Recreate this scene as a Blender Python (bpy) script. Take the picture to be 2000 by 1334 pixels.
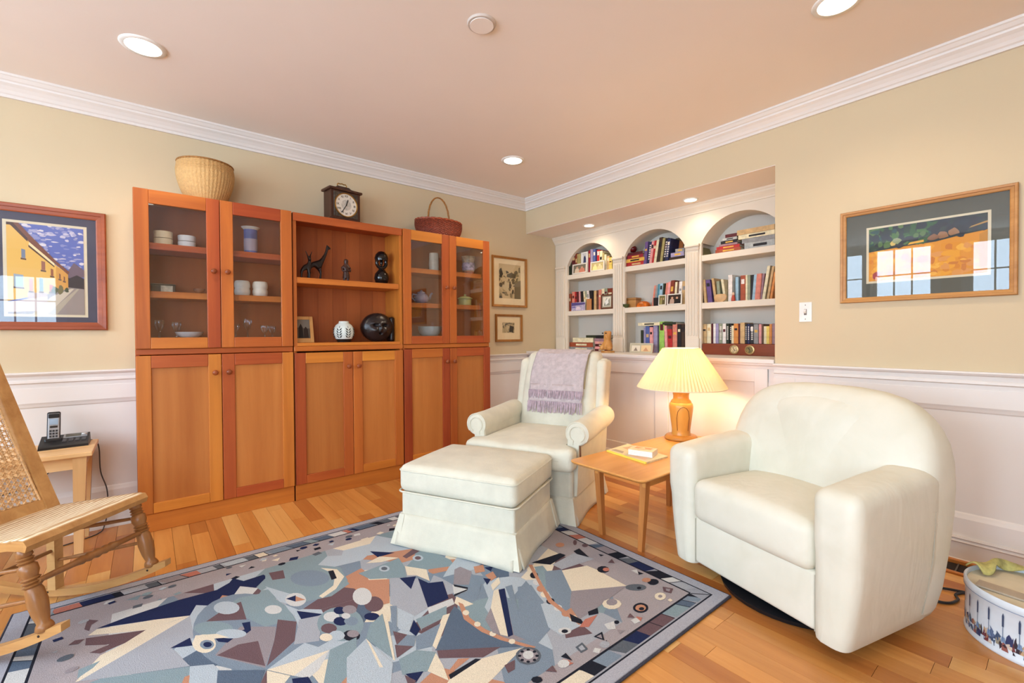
import bpy, bmesh, math, random
from mathutils import Vector, Matrix, Euler
random.seed(7)
R = math.radians
scene = bpy.context.scene
COL = scene.collection
for o in list(bpy.data.objects): bpy.data.objects.remove(o)

# ------------------------------------------------------------------ camera
cam_d = bpy.data.cameras.new('camera'); cam = bpy.data.objects.new('camera', cam_d); COL.objects.link(cam)
cam_d.sensor_fit = 'HORIZONTAL'; cam_d.sensor_width = 36.0; cam_d.lens = 36.0 * 884.1 / 2000.0
cam_d.clip_start = 0.02; cam_d.clip_end = 100
yaw, pitch, roll = 0.893754, -0.0133, -0.006219
fw = Vector((math.cos(yaw)*math.cos(pitch), math.sin(yaw)*math.cos(pitch), math.sin(pitch)))
rt = Vector((math.sin(yaw), -math.cos(yaw), 0)); up = rt.cross(fw)
r2 = rt*math.cos(roll) + up*math.sin(roll); u2 = up*math.cos(roll) - rt*math.sin(roll)
mw = Matrix((( r2.x, u2.x, -fw.x, -2.930), (r2.y, u2.y, -fw.y, -3.413), (r2.z, u2.z, -fw.z, 1.060), (0, 0, 0, 1)))
cam.matrix_world = mw
scene.camera = cam

# ------------------------------------------------------------------ world, lights, exposure
world = bpy.data.worlds.new('world'); scene.world = world; world.use_nodes = True
bg = world.node_tree.nodes['Background']; bg.inputs[0].default_value = (0.86, 0.93, 1.0, 1); bg.inputs[1].default_value = 1.2
def area(name, loc, rot, sx, sy, power, color):
    d = bpy.data.lights.new(name, 'AREA'); d.shape = 'RECTANGLE'; d.size = sx; d.size_y = sy; d.energy = power; d.color = color
    o = bpy.data.objects.new(name, d); o.location = loc; o.rotation_euler = rot; COL.objects.link(o); return o
DAY = (0.64, 0.83, 1.0)
# daylight standing in the three windows behind the camera (left wall and rear wall)
for n_, yc, wy, pw in (('a', -1.06, .68, 48), ('b', -1.815, .63, 48), ('c', -2.86, .68, 48), ('d', -4.3, 1.2, 72)):
    area('daylight_left_'+n_, (-5.72, yc, 1.525), (0, R(-90), 0), 1.55, wy, pw, DAY)
area('daylight_rear', (-4.575, -5.72, 1.25), (R(90), 0, 0), 1.4, 1.4, 75, DAY)
scene.view_settings.view_transform = 'Standard'; scene.view_settings.look = 'None'
scene.view_settings.exposure = 0.50; scene.view_settings.gamma = 1.0; scene.view_settings.use_curve_mapping = False
scene.display_settings.display_device = 'sRGB'

# ------------------------------------------------------------------ helpers
def lin(c):
    return tuple(((v/255)/12.92 if v/255 <= .04045 else ((v/255+.055)/1.055)**2.4) for v in c)
def nodes(name):
    m = bpy.data.materials.new(name); m.use_nodes = True
    nt = m.node_tree; b = nt.nodes['Principled BSDF']; return m, nt, b
def ramp(nt, stops):
    r = nt.nodes.new('ShaderNodeValToRGB'); e = r.color_ramp.elements
    while len(e) < len(stops): e.new(.5)
    for el, (p, c) in zip(e, stops): el.position = p; el.color = (*lin(c), 1)
    return r
def coords(nt, scale=(1, 1, 1), kind='Object', rot=(0, 0, 0)):
    t = nt.nodes.new('ShaderNodeTexCoord'); m = nt.nodes.new('ShaderNodeMapping'); m.inputs['Scale'].default_value = scale
    m.inputs['Rotation'].default_value = rot
    nt.links.new(t.outputs[kind], m.inputs[0]); return m.outputs[0]
def noise(nt, vec, scale, detail=4, rough=.6, dist=0):
    n = nt.nodes.new('ShaderNodeTexNoise'); n.inputs['Scale'].default_value = scale; n.inputs['Detail'].default_value = detail
    n.inputs['Roughness'].default_value = rough; n.inputs['Distortion'].default_value = dist
    nt.links.new(vec, n.inputs['Vector']); return n.outputs['Fac']
def bump(nt, b, h, strength, dist=.01):
    n = nt.nodes.new('ShaderNodeBump'); n.inputs['Strength'].default_value = strength; n.inputs['Distance'].default_value = dist
    nt.links.new(h, n.inputs['Height']); nt.links.new(n.outputs[0], b.inputs['Normal'])
def shade(c, k): return tuple(max(0, min(255, v*k)) for v in c)
MC = {}
def M(name, rgb, rough=.6, var=.05, scale=6, bmp=0, bscale=60, metal=0, spec=.4, coat=0):
    if name in MC: return MC[name]
    m, nt, b = nodes(name); v = coords(nt)
    f = noise(nt, v, scale, 3)
    r = ramp(nt, [(.3, shade(rgb, 1-var)), (.7, shade(rgb, 1+var))]); nt.links.new(f, r.inputs[0])
    nt.links.new(r.outputs[0], b.inputs['Base Color'])
    b.inputs['Roughness'].default_value = rough; b.inputs['Metallic'].default_value = metal
    b.inputs['Specular IOR Level'].default_value = spec; b.inputs['Coat Weight'].default_value = coat
    if bmp: bump(nt, b, noise(nt, v, bscale, 2), bmp)
    MC[name] = m; return m
def wood(name, dark, light, axis='z', rough=.35, grain=22, rnd=.18, spec=.4, coat=0, stretch=.06, hue=0):
    if name in MC: return MC[name]
    m, nt, b = nodes(name)
    sc = [1, 1, 1]; sc['xyz'.index(axis)] = stretch
    oi = nt.nodes.new('ShaderNodeObjectInfo')
    t = nt.nodes.new('ShaderNodeTexCoord'); ad = nt.nodes.new('ShaderNodeVectorMath'); ad.operation = 'ADD'
    mu = nt.nodes.new('ShaderNodeVectorMath'); mu.operation = 'SCALE'; mu.inputs[0].default_value = (13.1, 7.7, 9.3)
    nt.links.new(oi.outputs['Random'], mu.inputs['Scale']); nt.links.new(t.outputs['Object'], ad.inputs[0]); nt.links.new(mu.outputs[0], ad.inputs[1])
    mp = nt.nodes.new('ShaderNodeMapping'); mp.inputs['Scale'].default_value = sc; nt.links.new(ad.outputs[0], mp.inputs[0])
    f1 = noise(nt, mp.outputs[0], grain, 6, .65, .6); f2 = noise(nt, mp.outputs[0], grain*.22, 3, .5, 1.2)
    mx = nt.nodes.new('ShaderNodeMath'); mx.operation = 'MULTIPLY_ADD'; mx.inputs[1].default_value = .55; nt.links.new(f1, mx.inputs[0])
    m2 = nt.nodes.new('ShaderNodeMath'); m2.operation = 'MULTIPLY'; m2.inputs[1].default_value = .5; nt.links.new(f2, m2.inputs[0]); nt.links.new(m2.outputs[0], mx.inputs[2])
    mid = tuple((a+c)/2 for a, c in zip(dark, light))
    r = ramp(nt, [(.3, dark), (.5, mid), (.72, light)]); nt.links.new(mx.outputs[0], r.inputs[0])
    hv = nt.nodes.new('ShaderNodeHueSaturation'); nt.links.new(r.outputs[0], hv.inputs['Color'])
    h2 = nt.nodes.new('ShaderNodeMath'); h2.operation = 'MULTIPLY_ADD'; h2.inputs[1].default_value = hue; h2.inputs[2].default_value = .5-hue/2; nt.links.new(oi.outputs['Random'], h2.inputs[0]); nt.links.new(h2.outputs[0], hv.inputs['Hue'])
    mr = nt.nodes.new('ShaderNodeMapRange'); mr.inputs['To Min'].default_value = 1-rnd; mr.inputs['To Max'].default_value = 1+rnd
    nt.links.new(oi.outputs['Random'], mr.inputs[0]); nt.links.new(mr.outputs[0], hv.inputs['Value'])
    nt.links.new(hv.outputs[0], b.inputs['Base Color'])
    b.inputs['Roughness'].default_value = rough; b.inputs['Specular IOR Level'].default_value = spec; b.inputs['Coat Weight'].default_value = coat
    b.inputs['Coat Roughness'].default_value = .12
    bump(nt, b, f1, .06, .004)
    MC[name] = m; return m
def emit(name, rgb, s):
    m, nt, b = nodes(name); b.inputs['Base Color'].default_value = (*lin(rgb), 1)
    b.inputs['Emission Color'].default_value = (*lin(rgb), 1); b.inputs['Emission Strength'].default_value = s; return m
def glass(name, tint=(1, 1, 1), ior=1.45, boost=1.0, cap=.2):
    m = bpy.data.materials.new(name); m.use_nodes = True; nt = m.node_tree; nt.nodes.clear()
    out = nt.nodes.new('ShaderNodeOutputMaterial'); mix = nt.nodes.new('ShaderNodeMixShader')
    tr = nt.nodes.new('ShaderNodeBsdfTransparent'); tr.inputs[0].default_value = (*tint, 1)
    gl = nt.nodes.new('ShaderNodeBsdfGlossy'); gl.inputs['Roughness'].default_value = .0
    fr = nt.nodes.new('ShaderNodeFresnel'); fr.inputs[0].default_value = ior
    mul = nt.nodes.new('ShaderNodeMath'); mul.operation = 'MULTIPLY'; mul.inputs[1].default_value = boost; mul.use_clamp = True
    mn = nt.nodes.new('ShaderNodeMath'); mn.operation = 'MINIMUM'; mn.inputs[1].default_value = cap
    nt.links.new(fr.outputs[0], mul.inputs[0]); nt.links.new(mul.outputs[0], mn.inputs[0]); nt.links.new(mn.outputs[0], mix.inputs[0])
    nt.links.new(tr.outputs[0], mix.inputs[1]); nt.links.new(gl.outputs[0], mix.inputs[2]); nt.links.new(mix.outputs[0], out.inputs[0]); return m
def inkmat(name, rough=.6, nz=.0, nscale=200, bmp=0, spec=.3):
    m, nt, b = nodes(name); a = nt.nodes.new('ShaderNodeAttribute'); a.attribute_name = 'Col'
    src = a.outputs['Color']
    if nz:
        v = coords(nt); f = noise(nt, v, nscale, 2); r = nt.nodes.new('ShaderNodeMapRange'); r.inputs['To Min'].default_value = 1-nz; r.inputs['To Max'].default_value = 1+nz
        r.inputs['From Min'].default_value = .3; r.inputs['From Max'].default_value = .7
        nt.links.new(f, r.inputs[0]); h = nt.nodes.new('ShaderNodeHueSaturation'); nt.links.new(r.outputs[0], h.inputs['Value']); nt.links.new(src, h.inputs['Color']); src = h.outputs[0]
        if bmp: bump(nt, b, f, bmp, .004)
    nt.links.new(src, b.inputs['Base Color']); b.inputs['Roughness'].default_value = rough; b.inputs['Specular IOR Level'].default_value = spec; return m

TM = {}
def thing(name, label, cat, loc=(0, 0, 0), rz=0, group=None):
    o = bpy.data.objects.new(name, None); o.empty_display_size = .05; COL.objects.link(o)
    o.location = loc; o.rotation_euler = (0, 0, rz); o['label'] = label; o['category'] = cat
    if group: o['group'] = group
    TM[o.name] = Matrix.Translation(loc) @ Matrix.Rotation(rz, 4, 'Z'); return o
def tag(o, label, cat, group=None):
    o['label'] = label; o['category'] = cat
    if group: o['group'] = group
    return o
def obj(name, bm, m, parent=None, world=False, smooth=False, label=None, kind=None, origin=None):
    """link a bmesh as ONE object; world=True: vertices are world coordinates and are moved into the parent's frame"""
    if parent is not None and world: bmesh.ops.transform(bm, matrix=TM[parent.name].inverted(), verts=bm.verts)
    if origin is not None: bmesh.ops.translate(bm, vec=-Vector(origin), verts=bm.verts)
    me = bpy.data.meshes.new(name); bm.to_mesh(me); bm.free()
    if smooth:
        for p in me.polygons: p.use_smooth = True
        me.set_sharp_from_angle(angle=R(55))
    for x in (m if isinstance(m, (list, tuple)) else [m]): me.materials.append(x)
    o = bpy.data.objects.new(name, me); COL.objects.link(o)
    if origin is not None: o.location = origin
    if parent is not None:
        o.parent = parent; TM[o.name] = TM[parent.name]
    else: TM[o.name] = Matrix.Translation(origin) if origin is not None else Matrix()
    if label: o['label'] = label
    if kind: o['kind'] = kind
    return o
def struct(name, bm, m, parent=None, smooth=False): return obj(name, bm, m, parent, kind='structure', smooth=smooth)
def B(): return bmesh.new()
def box(bm, x0, x1, y0, y1, z0, z1, bev=0, seg=2):
    x0, x1 = sorted((x0, x1)); y0, y1 = sorted((y0, y1)); z0, z1 = sorted((z0, z1))
    v = bmesh.ops.create_cube(bm, size=1)['verts']
    bmesh.ops.scale(bm, vec=(x1-x0, y1-y0, z1-z0), verts=v); bmesh.ops.translate(bm, vec=((x0+x1)/2, (y0+y1)/2, (z0+z1)/2), verts=v)
    if bev:
        e = list({e for q in v for e in q.link_edges}); bmesh.ops.bevel(bm, geom=e, offset=bev, segments=seg, affect='EDGES', profile=.5)
    return bm
def bx(*a, **k): return box(B(), *a, **k)
def ring(bm, pts): return [bm.verts.new(p) for p in pts]
def skin(bm, rings, closed=True, cap0=False, cap1=False):
    for a, b in zip(rings, rings[1:]):
        n = len(a)
        for i in range(n if closed else n-1):
            j = (i+1) % n
            bm.faces.new((a[i], a[j], b[j], b[i]))
    if cap0: bm.faces.new(list(reversed(rings[0])))
    if cap1: bm.faces.new(rings[-1])
    return bm
def lathe(bm, prof, c=(0, 0, 0), n=20, M4=None, cap=True, fn=None):
    rs = []
    for r, z in prof:
        pts = []
        for i in range(n):
            a = 2*math.pi*i/n; rr = r*(fn(a, z) if fn else 1)
            p = Vector((rr*math.cos(a), rr*math.sin(a), z))
            pts.append((M4 @ p) if M4 else p + Vector(c))
        rs.append(ring(bm, pts))
    skin(bm, rs, True, cap, cap); return bm
def align(a, b):
    a, b = Vector(a), Vector(b); d = b-a; q = Vector((0, 0, 1)).rotation_difference(d.normalized())
    return Matrix.Translation(a) @ q.to_matrix().to_4x4(), d.length
def turned(bm, a, b, prof, n=14):
    """lathe along a->b; prof = [(fraction, radius)]"""
    m, L = align(a, b); return lathe(bm, [(r, f*L) for f, r in prof], n=n, M4=m)
def tube(bm, pts, rad, n=8, cap=True, flat=None):
    pts = [Vector(p) for p in pts]; N = len(pts); rs = []
    if not isinstance(rad, (list, tuple)): rad = [rad]*N
    t0 = (pts[1]-pts[0]).normalized(); ref = Vector((0, 0, 1)) if abs(t0.z) < .9 else Vector((1, 0, 0))
    nrm = t0.cross(ref).normalized()
    for i, p in enumerate(pts):
        t = (pts[min(i+1, N-1)]-pts[max(i-1, 0)]).normalized(); nrm = (nrm - t*nrm.dot(t)).normalized(); bn = t.cross(nrm)
        k = flat if flat else 1
        rs.append(ring(bm, [p + nrm*(rad[i]*math.cos(2*math.pi*j/n)) + bn*(rad[i]*k*math.sin(2*math.pi*j/n)) for j in range(n)]))
    skin(bm, rs, True, cap, cap); return bm
def crom(P, n=6):
    P = [Vector(p) for p in P]; Q = [P[0]] + P + [P[-1]]; out = []
    for i in range(1, len(Q)-2):
        a, b, c, d = Q[i-1:i+3]
        for k in range(n):
            t = k/n; out.append(.5*((2*b)+(c-a)*t+(2*a-5*b+4*c-d)*t*t+(3*b-a-3*c+d)*t**3))
    return out+[P[-1]]
def bar(bm, a, b, w, h, upv=(0, 0, 1)):
    """rectangular bar from a to b: width w across, height h along upv"""
    a, b, upv = Vector(a), Vector(b), Vector(upv); d = (b-a).normalized(); s = d.cross(upv).normalized(); u = s.cross(d)
    rs = [ring(bm, [p + s*w/2*i + u*h/2*j for i, j in ((-1, -1), (1, -1), (1, 1), (-1, 1))]) for p in (a, b)]
    return skin(bm, rs, True, True, True)
def taper(bm, a, b, wa, wb):
    a, b = Vector(a), Vector(b)
    rs = [ring(bm, [p + Vector((w[0]/2*i, w[1]/2*j, 0)) for i, j in ((-1, -1), (1, -1), (1, 1), (-1, 1))]) for p, w in ((a, wa), (b, wb))]
    return skin(bm, rs, True, True, True)
def sweep(bm, prof, path, closed=False):
    """prof [(out, z)]; path fn: out -> list of (x, y) so that corners mitre"""
    cols = [[bm.verts.new((x, y, z)) for x, y in path(o)] for o, z in prof]
    for a, b in zip(cols, cols[1:]):
        n = len(a)
        for i in range(n if closed else n-1):
            j = (i+1) % n; bm.faces.new((a[i], a[j], b[j], b[i]))
    return bm
def cushion(bm, lo, hi, r, bulge=(0, 0, 0), n=8, fn=None):
    c = [(a+b)/2 for a, b in zip(lo, hi)]; h = [(b-a)/2 for a, b in zip(lo, hi)]
    def ax(k):
        i = h[k]-r; base = [-h[k], -h[k]+.3*r, -h[k]+.65*r]; mid = [-i + 2*i*j/n for j in range(n+1)]
        return base + mid + [-v for v in reversed(base)]
    A = [ax(0), ax(1), ax(2)]; cache = {}
    def V(p):
        key = tuple(round(v, 5) for v in p)
        if key in cache: return cache[key]
        q = Vector(p); cl = Vector([max(-(h[k]-r), min(h[k]-r, q[k])) for k in range(3)]); d = q-cl
        if d.length > 1e-9: q = cl + d.normalized()*r
        w = [1-min(1, abs(q[k])/h[k])**2 for k in range(3)]
        q += Vector([(1 if q[k] > 0 else -1)*bulge[k]*w[(k+1) % 3]*w[(k+2) % 3]*min(1, (abs(q[k])/h[k])**2) for k in range(3)])
        q = Vector([q[k]+c[k] for k in range(3)])
        if fn: q = Vector(fn(q))
        cache[key] = bm.verts.new(q); return cache[key]
    for k in range(3):
        u, v = A[(k+1) % 3], A[(k+2) % 3]
        for s in (-1, 1):
            for i in range(len(u)-1):
                for j in range(len(v)-1):
                    ps = []
                    for a, b_ in ((i, j), (i+1, j), (i+1, j+1), (i, j+1)):
                        p = [0, 0, 0]; p[k] = s*h[k]; p[(k+1) % 3] = u[a]; p[(k+2) % 3] = v[b_]; ps.append(V(p))
                    if s < 0: ps.reverse()
                    if len(set(ps)) == 4: bm.faces.new(ps)
    return bm
def sheet(bm, fn, nu, nv):
    g = [[bm.verts.new(fn(i/nu, j/nv)) for j in range(nv+1)] for i in range(nu+1)]
    for i in range(nu):
        for j in range(nv): bm.faces.new((g[i][j], g[i+1][j], g[i+1][j+1], g[i][j+1]))
    return bm
def solid(o, t, off=-1):
    m = o.modifiers.new('solid', 'SOLIDIFY'); m.thickness = t; m.offset = off; return o
def subd(o, n=1):
    m = o.modifiers.new('sub', 'SUBSURF'); m.levels = n; m.render_levels = n; return o
def polys(name, plist, fn, m, parent=None, world=False, dz=0.00001, kind=None):
    """flat coloured polygons, painter's order; fn(u, v, h) -> point"""
    me = bpy.data.meshes.new(name); vs, fs, cs = [], [], []
    for k, (c, pts) in enumerate(plist):
        fs.append(list(range(len(vs), len(vs)+len(pts)))); vs += [Vector(fn(u, v, k*dz)) for u, v in pts]; cs.append((*lin(c), 1))
    if parent is not None and world:
        inv = TM[parent.name].inverted(); vs = [inv @ v for v in vs]
    me.from_pydata(vs, [], fs); at = me.color_attributes.new('Col', 'FLOAT_COLOR', 'CORNER')
    for p in me.polygons:
        for li in p.loop_indices: at.data[li].color = cs[p.index]
    me.materials.append(m); o = bpy.data.objects.new(name, me); COL.objects.link(o)
    if parent is not None: o.parent = parent; TM[o.name] = TM[parent.name]
    if kind: o['kind'] = kind
    return o
def skel(name, pts, edges, m, parent, world=True, sub=2):
    """continuous carved body: joints (x, y, z, r), grown by a Skin modifier"""
    me = bpy.data.meshes.new(name); inv = TM[parent.name].inverted() if (parent is not None and world) else Matrix()
    me.from_pydata([inv @ Vector(p[:3]) for p in pts], edges, [])
    o = bpy.data.objects.new(name, me); COL.objects.link(o)
    if parent is not None: o.parent = parent; TM[o.name] = TM[parent.name]
    o.modifiers.new('skin', 'SKIN').use_smooth_shade = True
    if not me.skin_vertices: pass
    for i, d in enumerate(me.skin_vertices[0].data): d.radius = (pts[i][3], pts[i][3]); d.use_root = (i == 0)
    subd(o, sub); me.materials.append(m); return o
# ------------------------------------------------------------------ materials
WALL = M('wall_paint', (208, 188, 154), .75, .012, 1.2, .03, 260)
CEIL = M('ceiling_paint', (238, 226, 216), .85, .01, 1, .03, 220)
TRIM = M('white_trim_paint', (226, 218, 211), .45, .01, 2)
BOOKW = M('bookcase_paint', (226, 212, 192), .5, .01, 2)
OAK_F = [wood('floor_oak_a', (186, 116, 52), (218, 154, 84), 'y', .28, 26, .10, .5), wood('floor_oak_b', (204, 140, 72), (230, 178, 108), 'y', .28, 26, .08, .5), wood('floor_oak_c', (166, 96, 42), (200, 130, 66), 'y', .28, 26, .10, .5)]
CH_V = wood('cherry_upright_grain', (148, 68, 28), (196, 108, 46), 'z', .4, 14, .24, hue=.030)
CH_H = wood('cherry_level_grain', (154, 72, 28), (204, 116, 48), 'x', .4, 14, .22, hue=.030)
CH_P = wood('cherry_panel_grain', (168, 94, 40), (204, 132, 66), 'z', .38, 10, .10)
CH_K = wood('cherry_knob', (116, 54, 28), (160, 84, 42), 'z', .3, 30, .1)
CH_B = wood('cherry_back', (144, 70, 32), (188, 104, 50), 'z', .5, 9, .05)
GLASS = glass('cabinet_glass', (.96, .97, .97), 1.5, 1.25)
PGLASS = glass('picture_glass', (.98, .98, .98), 1.5, 1.15)
WGLASS = glass('window_glass', (.97, .98, 1), 1.45, 1)
CAN = emit('ceiling_light_glow', (255, 246, 226), 7)
INK = inkmat('print_ink', .55)
DARK = M('black_plastic', (26, 26, 28), .4, .05, 20)
BRASS = M('brass', (176, 136, 70), .3, .06, 20, metal=1)
WHITEC = M('white_ceramic', (228, 222, 212), .25, .03, 8)

# ------------------------------------------------------------------ room shell
H = 2.38
XL, YR = -5.6, -5.6
f = struct('floor', bx(XL-.1, .7, YR-.1, .1, -.06, -.012), M('subfloor', (120, 80, 45), .8))
rng = random.Random(3)
W = .078; px = -3.70; stuff = B(); count = 0
plank_me = {}
def plank(x0, y0, y1):
    L = round(y1-y0, 2); mi = rng.choices((0, 1, 2), (.55, .22, .23))[0]
    key = (L, mi)
    if key not in plank_me:
        b = bx(x0+.0006, x0+W-.0006, y0+.0006, y0+L-.0006, -.012, 0); o = obj('plank', b, OAK_F[mi], f, origin=(x0, y0, 0)); plank_me[key] = o.data; return o
    o = bpy.data.objects.new('plank', plank_me[key]); COL.objects.link(o); o.location = (x0, y0, 0); o.parent = f; return o
while px < .62:
    y = -3.55 - rng.uniform(0, .3) if px > -1.7 else -3.05 + rng.uniform(0, .3)
    yend = -.26 if px > -3.0 and px < -.72 else .1
    while y < yend:
        L = rng.choice((.42, .56, .7, .84, .98, 1.12)); y1 = min(y+L, yend)
        hid = (px > -3.27 and px+W < -1.2 and y > -2.5 and y1 < -.95) or (px+W < -1.9 and y1 < -2.5) or (px > .02 and y < -2.2)
        if y1-y > .06 and not hid and count < 298 and px+W < .45: plank(px, y, y1); count += 1
        elif y1-y > .01: box(stuff, px+.0006, px+W-.0006, y+.0006, y1-.0006, -.012, 0)
        y = y1
    px += W
px = -5.55
while px < .6:                                   # the rest of the floor, behind the camera
    y = YR
    ye = (-3.55 if px > -1.7 else -2.8) if px > -3.75 else .05
    while y < ye:
        y1 = min(ye, y+rng.uniform(.5, 1.2)); box(stuff, px+.0006, px+W-.0006, y+.0006, y1-.0006, -.013, -.0015); y = y1
    px += W
obj('planks_out_of_view', stuff, OAK_F[0], f, kind='stuff')

struct('ceiling', bx(XL-.1, .7, YR-.1, .12, H, H+.1), CEIL)
struct('wall_back', bx(XL-.1, .7, 0, .12, -.05, H), WALL)
b = bx(0, .7, YR-.1, -2.285, -.05, H); box(b, 0, .7, -2.285, 0, 2.07, H); struct('wall_right', b, WALL)
struct('soffit', bx(.001, .62, -2.284, -.001, 2.066, 2.0695), CEIL)  # thin plate added in paler ceiling paint, standing in for light on the underside
def wall_with(name, axis, at, lo, hi, openings, t=.12):
    """wall with rectangular openings (a0, a1, z0, z1) along the given axis"""
    b = B(); cuts = sorted(openings); a = lo
    def put(a0, a1, z0, z1):
        if axis == 'y': box(b, at-t, at, a0, a1, z0, z1)
        else: box(b, a0, a1, at-t, at, z0, z1)
    for a0, a1, z0, z1 in cuts:
        put(a, a0, -.05, H); put(a0, a1, -.05, z0); put(a0, a1, z1, H); a = a1
    put(a, hi, -.05, H); return struct(name, b, WALL)
LW = [(-1.40, -.72, .75, 2.30), (-2.18, -1.50, .75, 2.32), (-3.20, -2.52, .75, 2.30), (-4.9, -3.7, .75, 2.30)]
RW = [(-5.25, -3.9, .55, 1.95)]
wall_with('wall_left', 'y', XL, YR-.1, .1, LW)
wall_with('wall_rear', 'x', YR, XL-.1, .7, RW)
def window(n, axis, at, a0, a1, z0, z1, cols, rows, sashes):
    def put(b, p0, p1, q0, q1, d0, d1):
        if axis == 'y': box(b, at-d1, at-d0, p0, p1, q0, q1)
        else: box(b, p0, p1, at-d1, at-d0, q0, q1)
    b = B()
    for p in ((a0-.07, a0, z0-.07, z1+.07), (a1, a1+.07, z0-.07, z1+.07), (a0, a1, z1, z1+.07), (a0, a1, z0-.07, z0)): put(b, *p, -.02, .03)
    w = struct('window_%d' % n, b, TRIM)
    step = (a1-a0)/sashes
    for s in range(sashes):
        s0 = a0+s*step; s1 = s0+step; b = B()
        for p in ((s0, s0+.04, z0, z1), (s1-.04, s1, z0, z1), (s0, s1, z1-.04, z1), (s0, s1, z0, z0+.04)): put(b, *p, .03, .07)
        obj('sash', b, TRIM, w, kind='structure')
        b = B()
        for c in range(1, cols): x = s0+.04+(step-.08)*c/cols; put(b, x-.009, x+.009, z0+.04, z1-.04, .04, .06)
        for r in range(1, rows): z = z0+.04+(z1-z0-.08)*r/rows; put(b, s0+.04, s1-.04, z-.009, z+.009, .04, .06)
        obj('muntin_grid', b, TRIM, w, kind='structure')
        b = B(); put(b, s0+.04, s1-.04, z0+.04, z1-.04, .048, .052); obj('pane', b, WGLASS, w, kind='structure')
for i, (a0, a1, z0, z1) in enumerate(LW): window(i+1, 'y', XL, a0, a1, z0, z1, 3, 4, 1 if i < 3 else 2)
for i, (a0, a1, z0, z1) in enumerate(RW): window(i+5, 'x', YR, a0, a1, z0, z1, 3, 4, 2)

# crown moulding round the room
loop = lambda o: [(XL+o, -o), (-o, -o), (-o, YR+o), (XL+o, YR+o)]
CR = [(0, 2.283), (.014, 2.283), (.014, 2.297), (.022, 2.302), (.03, 2.315), (.045, 2.33), (.06, 2.34), (.062, 2.349), (.07, 2.353), (.082, 2.366), (.088, 2.369), (.088, H)]
struct('trim_1', sweep(B(), CR, loop, True), TRIM)
# chair rail + wainscot frame, one run on the back wall, one on the right wall
RAIL = [(0, .883), (.034, .883), (.036, .876), (.03, .868), (.02, .862), (.016, .845), (.024, .838), (.024, .828), (.014, .822), (.012, .796), (0, .796)]
BASE = [(0, .128), (.006, .128), (.012, .118), (.014, .112), (.014, .02), (.022, .016), (.022, 0), (0, 0)]
def lip(z_edge, up):  # bevelled inner edge of the wainscot rails
    s = 1 if up else -1
    return z_edge, s
back_run = lambda o: [(XL+.001, -o), (-.004, -o)]
right_run = lambda o: [(-o, -2.287), (-o, YR+.001)]
for n, run in (('back', back_run), ('right', right_run)):
    struct('trim_%d' % (2 if n == 'back' else 3), sweep(B(), RAIL, run), TRIM)
    UP = [(.0, .80), (.018, .80), (.018, .722), (.013, .712), (.009, .700), (.004, .694), (.004, .23), (.009, .224), (.013, .214), (.018, .204), (.018, .10), (0, .10)]
    struct('trim_%d' % (4 if n == 'back' else 5), sweep(B(), UP, run), TRIM)
    BS = [(0, .122), (.030, .122), (.032, .114), (.024, .107), (.031, .098), (.024, .09), (.024, .018), (.034, .014), (.036, 0), (0, 0)] if n == 'right' else [(0, .122), (.030, .122), (.032, .114), (.024, .107), (.024, .018), (.034, .014), (.036, 0), (0, 0)]
    struct('baseboard_' + n, sweep(B(), BS, run), TRIM)
b = bx(-.02, -.001, -2.40, -2.286, .10, .80); struct('trim_6', b, TRIM)     # corner stile of the wainscot

# ------------------------------------------------------------------ ceiling lights and detector
def downlight(x, y, z, r, label, group=None, watts=6, sp=150):
    t = thing('ceiling_light', label, 'light', (x, y, z), 0, group)
    obj('trim_ring', lathe(B(), [(r*.86, .0), (r*.86, -.006), (r*1.06, -.006), (r*1.12, -.001), (r*1.12, 0)], n=40, cap=False), M('light_ring_white', (232, 228, 220), .5), t, smooth=True)
    obj('lens', lathe(B(), [(0.001, -.003), (r*.87, -.003)], n=40, cap=False), CAN, t)
    d = bpy.data.lights.new('downlight_beam', 'SPOT'); d.energy = watts; d.color = (1, .82, .60); d.spot_size = R(sp); d.spot_blend = .8; d.shadow_soft_size = r
    o = bpy.data.objects.new('downlight_beam', d); COL.objects.link(o); o.location = (x, y, z-.03)
downlight(-2.93, -.76, H, .078, 'round recessed ceiling light above the left end of the cherry cabinets', watts=17)
downlight(-.77, -.75, H, .078, 'round recessed ceiling light near the corner of the two crown mouldings', watts=18)
downlight(-.77, -2.81, H, .078, 'round recessed ceiling light cut by the top edge, near the right wall', watts=19)
downlight(-2.93, -2.81, H, .078, 'round recessed ceiling light above and behind the camera', watts=14)
downlight(.24, -1.607, 2.066, .05, 'small recessed light in the alcove soffit before the right-hand arches', watts=3.4, sp=156)
downlight(.235, -.614, 2.066, .05, 'small recessed light in the alcove soffit before the left arch', watts=3.4, sp=156)
t = thing('ceiling_cover', 'flat round white cover plate in the middle of the ceiling', 'cover plate', (-1.813, -1.832, H))
obj('plate', lathe(B(), [(0, -.012), (.05, -.012), (.05, -.009)], n=36, cap=False), CEIL, t)
obj('rim', lathe(B(), [(.05, -.008), (.058, -.008), (.062, 0)], n=36, cap=False), M('cover_rim', (196, 182, 170), .6), t, smooth=True)
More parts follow.
